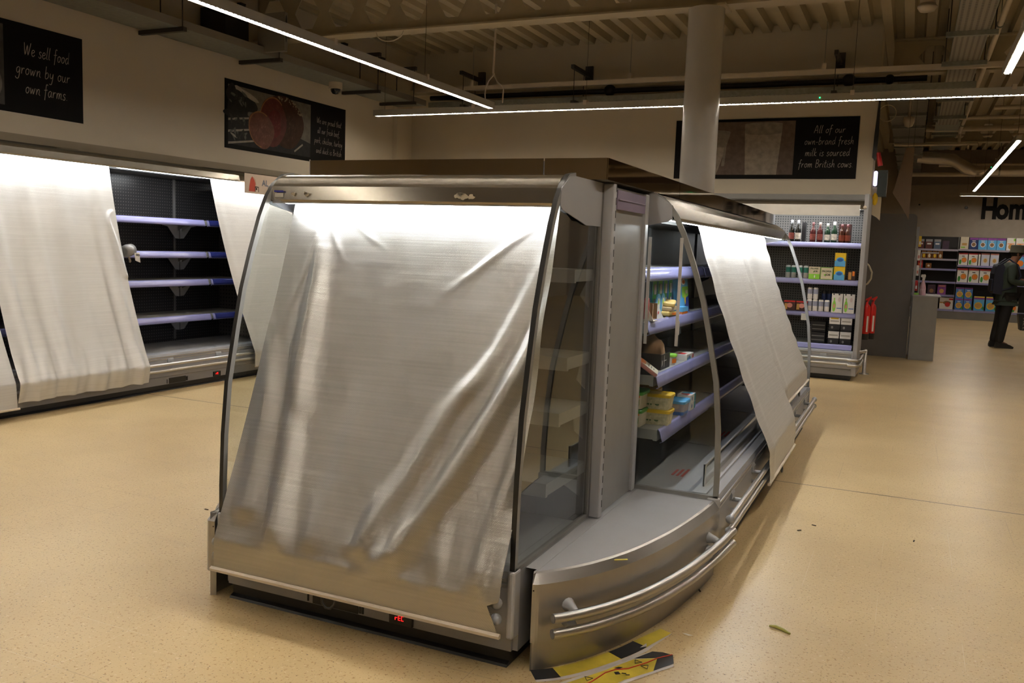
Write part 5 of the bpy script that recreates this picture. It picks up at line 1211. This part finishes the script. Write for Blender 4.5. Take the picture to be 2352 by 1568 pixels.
MB().prism([(0, .08), (0, .42), (.11, .42), (.11, .0), (.07, .04)], 'y', 0, .02).build('board', cream, t)
for x_, y_, z_, l_ in ((-.18, 13.2, 3.28, 'white dome camera under the right hand roof'),):
    t = thing('dome_camera', l_, 'camera', (x_, y_, z_)); MB().lathe([(.0, -.08), (.05, -.06), (.065, -.02), (.07, 0), (.07, .06), (0, .06)], n=20).build('dome', white_paint, t); MB().cyl((0, 0, .06), (0, 0, .28), .02, 10).build('stem', white_paint, t)
tag(MB().tube([(.10*math.cos(a), 0, .10*math.sin(a)) for a in [i*PI/12 for i in range(24)]], .006, 6, closed=True).build('cable_coil', cream, loc=(-.415, 12.0, 3.22)), 'small coil of cream cable at the top of the wall end', 'cable')

# far shelving (gondola)
gx0, gx1 = -.2, 4.2
t = thing('wall_shelving', 'dark backed wall shelving under the black lettering, half stocked', 'shelving', (gx0, 24.55, 0))
W_ = gx1-gx0
MB().box(0, W_, .42, .44, 0, 2.06).build('back_panel', mat('gondola_back', (.02, .018, .018), .6), t)
MB().box(0, W_, 0, .42, .0, .19).build('base_plinth', grey_dark, t)
seg1 = (0, 1.24); seg2 = (1.25, W_)
shiny = mat('strip_shine', (.50, .48, .62), .12, .3, coat=.8)
for (a, b), zs in ((seg1, (.24, .60, .93, 1.25, 1.50, 1.74)), (seg2, (.24, .93, 1.36, 1.755))):
    for z_ in zs:
        s_ = MB().box(a, b, .02, .42, z_-.03, z_).build('shelf', grey_panel, t); MB().box(a, b, .0, .02, z_-.045, z_+.002).build('price_strip', shiny if z_ > 1.4 else strip_m, s_)
MB().box(1.24, 1.26, .40, .44, 0, 2.06).build('upright', grey_dark, t)
Y = 24.60
def cer(l_, x0, x1, z0, z1, basem, pats, nm='cereal_box', grp=None, cat='carton'): carton(nm, l_, cat, ((x0+x1)/2, Y, z0), (x1-x0-.01, .08, z1-z0), basem, pats, group=grp)
bowl_blue = [('r', 0, .82, 1, 1, prp), ('e', .5, .42, .30, .22, wht), ('e', .5, .42, .22, .16, brn), ('r', .3, .7, .7, .76, wht)]
for i in range(4): cer(['shadowed blue cereal box on the top shelf', 'blue cereal box with a bowl, first of the bright three', 'blue cereal box with a bowl, second of the bright three', 'blue cereal box with a bowl, third of the bright three'][i], 1.27+.2*i, 1.47+.2*i, 1.757, 2.045, sky if i else nav, bowl_blue, grp='blue boxes on the top shelf')  # first box has its shadow painted in: navy base instead of sky blue
cer('beige cereal box at the left of the blue boxes', 1.07, 1.26, 1.757, 2.06, crm, [('r', .2, .3, .8, .5, tan), ('r', .1, .1, .6, .2, lime)])
for i in range(3): cer(['white box with green print above the hat, left', 'white box with green print above the hat, right', 'white box with green print past the frame edge'][i], 2.08+.2*i, 2.27+.2*i, 1.757, 2.06, wht, [('r', .1, .5, .9, .56, org), ('e', .5, .3, .3, .2, tan), ('r', .8, .75, 1, .95, lime)], grp='white boxes on the top shelf')
corn = [('r', 0, .88, 1, 1, rdp), ('e', .62, .42, .30, .22, tan), ('e', .62, .42, .22, .15, org), ('e', .2, .25, .13, .20, grn), ('r', .35, .70, .65, .76, blk)]
for i in range(2): cer(['white cereal box with green and orange print, second shelf left', 'white cereal box with green and orange print, second shelf, beside the plain ended one'][i], 1.06+.22*i, 1.27+.22*i, 1.362, 1.665, wht, corn, grp='white cereal boxes on the second shelf')
cer('plain side of a white cereal box on the second shelf', 1.50, 1.55, 1.362, 1.665, wht, [('r', 0, .9, 1, 1, rdp)])
for i in range(2): cer(['lilac topped cereal box on the second shelf, left', 'lilac topped cereal box on the second shelf, right'][i], 1.56+.2*i, 1.75+.2*i, 1.362, 1.67, C('box_pale_blue', .52, .55, .68), [('r', 0, .88, 1, 1, pnk), ('e', .5, .42, .30, .22, crm), ('e', .5, .42, .2, .15, tan)], grp='lilac topped boxes')
for i in range(4): cer(['white cereal box on the third shelf, first from left', 'white cereal box on the third shelf, second from left', 'white cereal box on the third shelf, third from left', 'white cereal box on the third shelf, hidden by the backpack'][i], 1.06+.25*i, 1.30+.25*i, .932, 1.28, wht, corn, grp='white cereal boxes on the third shelf')
wheat = [('r', 0, .88, 1, 1, prp), ('e', .5, .40, .38, .26, yel), ('e', .5, .40, .30, .20, tan), ('e', .88, .2, .12, .14, grn), ('r', .3, .72, .7, .78, wht)]
for i in range(2):
    for k in range(2): cer([['blue oat box, bottom left of the block of four', 'blue oat box, top left of the block of four'], ['blue oat box, bottom right of the block of four', 'blue oat box, top right of the block of four']][i][k], 1.065+.195*i, 1.255+.195*i, .242+.282*k, .520+.282*k, C('box_royal', .05, .17, .50), wheat, grp='blue oat boxes')
for i in range(2): cer(['tall blue box with a yellow top, left of the pair', 'tall blue box with a yellow top, beside the person'][i], 1.485+.27*i, 1.725+.27*i, .242, .60, sky, [('r', 0, .92, 1, 1, yel), ('r', 0, .80, 1, .92, prp), ('e', .45, .36, .38, .24, yel), ('e', .45, .36, .30, .18, tan), ('e', .9, .2, .1, .12, grn)], grp='tall blue boxes with yellow tops')
cer('wide white box with red brown print on the bottom shelf', .72, 1.03, .242, .53, wht, [('e', .55, .55, .30, .16, brn), ('e', .6, .4, .2, .2, rdp), ('r', 0, .5, .25, .62, tan), ('r', .7, .8, 1, .95, rdp)])
cer('pinkish purple box on the short shelf', .645, .845, .602, .85, prp, [('e', .5, .35, .28, .22, tan), ('r', .1, .8, .9, .95, pnk)]); cer('dim purple box left of the pinkish one', .42, .61, .602, .84, C('dim_purple', .06, .03, .06), [('e', .5, .35, .28, .22, brn)])
for i in range(3): cer(['small grey topped carton, first on the top left shelf', 'small grey topped carton, second on the top left shelf', 'small blue grey carton, third on the top left shelf'][i], .10+.19*i, .26+.19*i, 1.742, 1.98, [C('small_red', .14, .04, .035), C('small_red', .14, .04, .035), C('small_blue', .10, .14, .22)][i], [('r', 0, .75, 1, 1, C('grey_top', .3, .3, .3)), ('r', .2, .45, .8, .6, wht)], grp='small cartons top left')
cer('dim purple carton at the end of the small ones', .67, .83, 1.742, 1.95, C('dim_purple', .06, .03, .06), [])
amber = C('amber_bag', .28, .10, .015, .3)
for i in range(5): cer(['amber snack bag, first on the upper left shelf', 'amber snack bag, second on the upper left shelf', 'amber snack bag, third on the upper left shelf', 'amber snack bag, fourth on the upper left shelf', 'amber snack bag at the right end of its row'][i], .09+.125*i, .205+.125*i, 1.502, 1.69, amber, [('e', .5, .35, .25, .25, yel if i % 2 else crm)], nm='snack_bag', grp='amber snack bags', cat='bag')
cer('red bag on the short shelf below the amber ones', .14, .27, 1.252, 1.45, rdp, [('r', .2, .4, .8, .6, org)], nm='snack_bag', cat='bag'); cer('small amber bag standing apart on the short shelf', .33, .47, 1.252, 1.38, amber, [('e', .5, .5, .2, .2, crm)], nm='snack_bag', cat='bag')
cer('blue and orange box right of the person at chest height', 2.30, 2.52, 1.362, 1.66, sky, [('e', .5, .3, .35, .25, org), ('r', 0, .85, 1, 1, prp)]); cer('orange box low at the right edge behind the basket', 2.22, 2.46, .242, .53, crm, [('e', .5, .4, .35, .3, org), ('e', .5, .15, .2, .12, grn)])

# ================================================================ floor graphics and litter
t = thing('floor_sticker', 'torn yellow and black floor sticker lying flat in front of the plinth', 'sticker', (-1.0, 2.4, .002))
yst = mat('sticker_yellow', (.60, .46, .05), .4, var=.25, vscale=9); bst = mat('sticker_black', (.02, .02, .022), .4); wst = mat('sticker_backing', (.55, .50, .47), .5); rst = mat('sticker_red', (.55, .05, .02), .5)
STK = [('wst', [(-.93, 2.545), (-.851, 2.684), (-.768, 2.838), (-.724, 2.906), (-.655, 2.915), (-.630, 2.831), (-.704, 2.706), (-.737, 2.648), (-.80, 2.50), (-.86, 2.40), (-.99, 2.42)]),
       ('yst', [(-.92, 2.535), (-.84, 2.67), (-.766, 2.814), (-.695, 2.863), (-.682, 2.764), (-.75, 2.66), (-.80, 2.55), (-.87, 2.43), (-.975, 2.44)]),
       ('bst', [(-.766, 2.819), (-.724, 2.904), (-.69, 2.915), (-.652, 2.912), (-.634, 2.850), (-.682, 2.764), (-.695, 2.863)])]
def flat(P, z, m_, name='print', parent=None, off=(1.0, -2.4)):
    m = MB(); m.add([(x+off[0], y+off[1], z) for x, y in P], [tuple(range(len(P)))]); return m.build(name, m_, parent)
for i, (k_, P) in enumerate(STK): flat(P, .0006*i, {'wst': wst, 'yst': yst, 'bst': bst}[k_], 'sticker_layer', t)
m = MB(); m.tube([(p[0]+1, p[1]-2.4, .002) for p in [(-.90, 2.46), (-.841, 2.595), (-.821, 2.673), (-.799, 2.709), (-.762, 2.738), (-.718, 2.81), (-.695, 2.859), (-.655, 2.911)]], .0022, 5); m.build('red_line', rst, t)
def tri(cx, cy, s, a):
    P = [(cx+s*math.cos(a+i*2*PI/3), cy+s*math.sin(a+i*2*PI/3), .0022) for i in range(3)]; m = MB()
    for i in range(3): m.tube([P[i], P[(i+1) % 3]], .0011, 4)
    m.build('warning_triangle', bst, t)
for cx, cy, a in ((.252, .400, .3), (.286, .379, 1.2), (.142, .208, .6)): tri(cx, cy, .016, a)
for P in ([(.203, .290), (.215, .302), (.228, .288), (.214, .276)], [(.196, .318), (.206, .334), (.220, .338), (.212, .320)], [(.228, .300), (.242, .304), (.244, .297), (.228, .293)], [(.243, .294), (.255, .300), (.257, .294), (.245, .288)]):
    flat(P, .0022, bst, 'printed_mark', t, (0, 0))
t = thing('floor_sticker', 'narrow yellow and black sticker strip under the curved plinth edge', 'sticker', (-1.0, 2.4, .002))
C2 = [(-1.022, 2.535), (-.957, 2.590), (-.900, 2.665), (-.845, 2.757), (-.797, 2.853), (-.755, 2.962), (-.705, 3.085)]
def ribbon(P, w0, w1, z, m_, i0, i1):
    q = smooth_pts(P, 4); L = []; R_ = []
    for i in range(i0, i1):
        d = Vector((q[min(i+1, len(q)-1)][0]-q[max(i-1, 0)][0], q[min(i+1, len(q)-1)][1]-q[max(i-1, 0)][1])).normalized()
        wv = w1*min(1, (len(q)-i)/7+.05)
        L.append((q[i][0]+1-d.y*w0, q[i][1]-2.4+d.x*w0, z)); R_.append((q[i][0]+1+d.y*wv, q[i][1]-2.4-d.x*wv, z))
    m = MB(); k = len(L); m.add(L+R_, [(i, i+1, k+i+1, k+i) for i in range(k-1)]); m.build('sticker_layer', m_, t)
ribbon(C2, .045, .034, 0, wst, 0, 25); ribbon(C2, .045, .018, .0006, yst, 0, 25); ribbon(C2, .045, .022, .0012, bst, 0, 5); ribbon(C2, .045, .018, .0012, bst, 14, 20)
flat([(.229, .510), (.240, .555), (.248, .530)], .002, wst, 'torn_corner', t, (0, 0))
t = thing('bean', 'pale green bean lying on the floor of the right aisle', 'litter', (-.340, 3.305, .006))
MB().tube([(-.045, .02, 0), (-.02, .022, .001), (.01, .008, 0), (.035, -.015, 0)], [.004, .007, .006, .004], 8).build('pod', C('bean_green', .35, .33, .08), t)
tag(MB().poly([(-.02, 0, .003), (-.01, .012, .0), (.015, .008, .0), (.022, -.002, .004), (.005, -.006, .001)]).build('paper_scrap', white, loc=(-.645, 3.099, .002)), 'small white paper scrap on the floor beside the curved plinth', 'litter')
for i, (x_, y_) in enumerate([(-3.2, 3.35), (-.42, 4.62), (.12, 4.75), (-.7, 3.55), (-.36, 4.75)]):
    tag(MB().box(-.011, .011, -.003, .003, 0, .004).build('floor_fleck', mat('dirt_brown', (.05, .035, .025), .8), loc=(x_, y_, .0), rot=(0, 0, i*.7)), ['brown fleck of dirt on the floor left of the island', 'dark scrap on the floor of the right aisle beneath the long joint', 'tiny dark fleck farthest right on the aisle floor', 'dark fleck in the island shadow near the rails', 'second dark scrap near the one on the aisle floor'][i], 'litter')

# ================================================================ person in green jacket
skin = mat('skin', (.22, .10, .06), .55)
jack = mat('green_jacket', (.030, .045, .035), .75, bump=.3, bscale=12); trou = mat('black_trousers', (.010, .010, .011), .8); shoe_m = mat('black_shoe', (.012, .012, .012), .5)
hatm = mat('olive_hat', (.06, .055, .035), .8); packm = mat('navy_backpack', (.010, .012, .03), .7)
def skinned(name, nodes, edges, m_, parent, sub=2):
    me = bpy.data.meshes.new(name); me.from_pydata([n[:3] for n in nodes], edges, []); o = bpy.data.objects.new(name, me); COL.objects.link(o)
    md = o.modifiers.new('skin', 'SKIN'); sv = me.skin_vertices[0].data if me.skin_vertices else None
    if sv is None:
        bm = bmesh.new(); bm.from_mesh(me); bm.verts.layers.skin.verify(); bm.to_mesh(me); bm.free(); sv = me.skin_vertices[0].data
    for i, n in enumerate(nodes): sv[i].radius = (n[3], n[4] if len(n) > 4 else n[3]); sv[i].use_root = (i == 0)
    s = o.modifiers.new('sub', 'SUBSURF'); s.levels = sub; s.render_levels = sub
    dg = bpy.context.evaluated_depsgraph_get(); ev = bpy.data.meshes.new_from_object(o.evaluated_get(dg)); bpy.data.objects.remove(o)
    ev.name = name; ev.materials.clear(); ev.materials.append(m_)
    for p in ev.polygons: p.use_smooth = True
    o = bpy.data.objects.new(name, ev); COL.objects.link(o); o.parent = parent; return o
# person faces +x (to the right of the photo); local frame origin at the feet
t = thing('person', 'person in a dark green jacket, hat and backpack, standing at the far shelving', 'person', (1.50, 16.95, 0), .15)
body = skinned('body', [(.0, 0, .95, .13), (.0, .0, 1.15, .12), (.01, 0, 1.33, .12), (.05, 0, 1.46, .055), (.11, 0, 1.55, .075), (.13, 0, 1.62, .085),
                        (-.02, .09, .88, .085), (-.03, .10, .50, .06), (-.11, .10, .10, .042), (.02, .10, .04, .035),
                        (.03, -.09, .88, .085), (-.02, -.10, .50, .06), (-.06, -.10, .10, .042), (.08, -.10, .04, .035),
                        (.02, -.19, 1.36, .06), (.0, -.22, 1.12, .045), (.20, -.16, 1.10, .035), (.27, -.13, 1.15, .028),
                        (.02, .19, 1.36, .06), (.0, .22, 1.12, .045), (.20, .16, 1.12, .035), (.27, .13, 1.17, .028)],
               [(0, 1), (1, 2), (2, 3), (3, 4), (4, 5), (0, 6), (6, 7), (7, 8), (8, 9), (0, 10), (10, 11), (11, 12), (12, 13), (2, 14), (14, 15), (15, 16), (16, 17), (2, 18), (18, 19), (19, 20), (20, 21)], skin, t)
# face details
MB().prism([(.205, 1.555), (.240, 1.545), (.215, 1.60)], 'y', -.014, .014).build('nose', skin, t, bevel=.005)
MB().ball((.203, -.03, 1.605), .008, 10).ball((.203, .03, 1.605), .008, 10).build('eyes', black, t)
MB().box(.195, .206, -.022, .022, 1.523, 1.529).build('mouth', mat('lips', (.16, .05, .04), .6), t)
MB().ball((.10, -.088, 1.585), .022, 10, sq=(.8, .35, 1.3)).ball((.10, .088, 1.585), .022, 10, sq=(.8, .35, 1.3)).build('ears', skin, t)
MB().ball((.105, 0, 1.60), .093, 16, sq=(1, .95, .8)).build('hair', mat('dark_hair', (.02, .018, .015), .7), t)
for s_ in (-1, 1):
    h = MB()
    for i in range(4): h.tube([(.27, s_*(.13-.012*i), 1.15+(.02 if s_ > 0 else 0)), (.31, s_*(.12-.016*i), 1.165), (.335, s_*(.10-.016*i), 1.15), (.34, s_*(.095-.014*i), 1.13)], [.011, .010, .009, .007], 8)
    h.tube([(.275, s_*.13, 1.16), (.295, s_*.10, 1.185), (.315, s_*.085, 1.185)], [.012, .010, .008], 8); h.ball((.285, s_*.115, 1.155), .03, 12, sq=(1.1, .9, .5)); h.build('hand', skin, t)
skinned('jacket', [(.0, 0, .90, .165, .19), (.0, 0, 1.10, .16, .185), (.0, .0, 1.30, .15, .20), (.04, 0, 1.45, .075), (.02, -.20, 1.36, .085), (-.01, -.235, 1.13, .068), (.20, -.165, 1.10, .052), (.235, -.15, 1.12, .047),
                   (.02, .20, 1.36, .085), (-.01, .235, 1.13, .068), (.20, .165, 1.12, .052), (.235, .15, 1.14, .047), (.0, 0, .80, .17, .19)],
        [(0, 1), (1, 2), (2, 3), (2, 4), (4, 5), (5, 6), (6, 7), (2, 8), (8, 9), (9, 10), (10, 11), (0, 12)], jack, t)
skinned('trousers', [(.0, 0, .90, .145), (-.02, .09, .84, .11), (-.04, .10, .50, .085), (-.115, .10, .055, .066), (.03, -.09, .84, .11), (-.02, -.10, .50, .085), (-.065, -.10, .055, .066)], [(0, 1), (1, 2), (2, 3), (0, 4), (4, 5), (5, 6)], trou, t)
for dx, y_ in ((-.07, .10), (-.02, -.10)):
    MB().prism([(dx-.10, 0), (dx+.17, 0), (dx+.175, .03), (dx+.12, .06), (dx+.02, .09), (dx-.09, .10), (dx-.105, .04)], 'y', y_-.042, y_+.042).build('shoe', shoe_m, t, bevel=.014, seg=3)
MB().lathe([(.0, .115), (.09, .11), (.103, .09), (.108, .0), (.125, -.012), (.125, -.02), (.100, -.012)], c=(.105, 0, 1.63), n=24).prism([(.19, 1.625), (.27, 1.60), (.272, 1.606), (.19, 1.64)], 'y', -.07, .07).build('hat', hatm, t)
bp_ = MB().prism([(-.24, .92), (-.10, .90), (-.09, 1.36), (-.12, 1.42), (-.20, 1.40), (-.24, 1.25)], 'y', -.15, .15).build('backpack', packm, t, bevel=.04, seg=3)
MB().box(-.265, -.235, -.11, .11, .95, 1.16).build('front_pocket', packm, bp_, bevel=.015)
for s_ in (-1, 1): MB().tube([(-.15, s_*.10, 1.40), (-.03, s_*.13, 1.50), (.10, s_*.15, 1.40), (.16, s_*.155, 1.22), (.02, s_*.19, 1.02), (-.14, s_*.13, .96)], .017, 8).build('strap', packm, bp_)
# second shopper at the frame edge with basket
t2 = thing('person', 'person in a grey coat at the right edge, only the arm side showing', 'person', (2.16, 17.1, 0), PI)
grc = mat('grey_coat', (.14, .135, .13), .8, bump=.4, bscale=14)
skinned('body', [(.0, 0, .92, .13), (0, 0, 1.15, .12), (.0, 0, 1.32, .12), (.02, 0, 1.42, .05), (.06, 0, 1.52, .08), (.0, .09, .86, .08), (.0, .09, .48, .06), (.0, .09, .08, .045), (.09, .09, .04, .035), (.0, -.09, .86, .08), (.02, -.09, .48, .06), (.02, -.09, .08, .045), (.11, -.09, .04, .035),
                 (.0, -.19, 1.30, .06), (.02, -.22, 1.06, .045), (.08, -.20, .84, .032), (.10, -.20, .76, .028), (.0, .19, 1.30, .06), (.02, .22, 1.06, .045), (.08, .20, .84, .032), (.10, .20, .76, .028)],
        [(0, 1), (1, 2), (2, 3), (3, 4), (0, 5), (5, 6), (6, 7), (7, 8), (0, 9), (9, 10), (10, 11), (11, 12), (2, 13), (13, 14), (14, 15), (15, 16), (2, 17), (17, 18), (18, 19), (19, 20)], skin, t2)
skinned('coat', [(.0, 0, .86, .17, .20), (0, 0, 1.10, .155, .19), (.0, 0, 1.28, .15, .20), (.02, 0, 1.41, .08), (.0, -.20, 1.30, .08), (.02, -.235, 1.06, .066), (.07, -.21, .86, .052), (.0, .20, 1.30, .08), (.02, .235, 1.06, .066), (.07, .21, .86, .052), (0, 0, .70, .18, .21)], [(0, 1), (1, 2), (2, 3), (2, 4), (4, 5), (5, 6), (2, 7), (7, 8), (8, 9), (0, 10)], grc, t2)
skinned('trousers', [(.0, 0, .80, .14), (.0, .09, .74, .10), (.0, .09, .45, .08), (.0, .09, .09, .065), (.02, -.09, .74, .10), (.02, -.09, .45, .08), (.02, -.09, .09, .065)], [(0, 1), (1, 2), (2, 3), (0, 4), (4, 5), (5, 6)], trou, t2)
MB().ball((.05, 0, 1.55), .10, 16).build('hair', mat('grey_hair', (.18, .17, .16), .8), t2)
for s_ in (-1, 1):
    h = MB(); h.ball((.10, s_*.20, .735), .034, 12, sq=(.9, .5, 1.1))
    for i in range(4): h.tube([(.075+.018*i, s_*.20, .72), (.075+.018*i, s_*.195, .69), (.078+.018*i, s_*.175, .672), (.078+.018*i, s_*.165, .685)], [.009, .0085, .008, .007], 7)
    h.tube([(.13, s_*.19, .74), (.145, s_*.17, .715), (.14, s_*.16, .69)], [.010, .009, .008], 7); h.build('hand', skin, t2)
    MB().prism([(-.08, 0), (.17, 0), (.175, .03), (.10, .06), (.0, .09), (-.08, .09)], 'y', s_*.09-.04, s_*.09+.04).build('shoe', shoe_m, t2, bevel=.012, seg=3)
t = thing('shopping_basket', 'black shopping basket with pale lettering held at the right edge', 'basket', (1.93, 16.85, .33))
m = MB(); m.prism([(-.20, 0), (.20, 0), (.24, .26), (.235, .26), (.196, .006), (-.196, .006), (-.235, .26), (-.24, .26)], 'y', -.15, .15); m.prism([(-.20, 0), (.20, 0), (.24, .26), (-.24, .26)], 'y', -.155, -.15); m.prism([(-.20, 0), (.20, 0), (.24, .26), (-.24, .26)], 'y', .15, .155); m.build('basket_body', black, t)
MB().tube([(-.14, 0, .25), (-.10, 0, .35), (.0, 0, .40), (.12, 0, .35), (.2, 0, .25)], .009, 8).build('handle', mat('handle_grey', (.08, .10, .12), .5), t)
m = MB()
for i in range(4): handwrite(m, ['all of our', 'own brand', 'food is', 'grown'][i], -.17, .19-.05*i, .038, y=-.1565, wd=.12)
m.build('lettering', chalk, t)
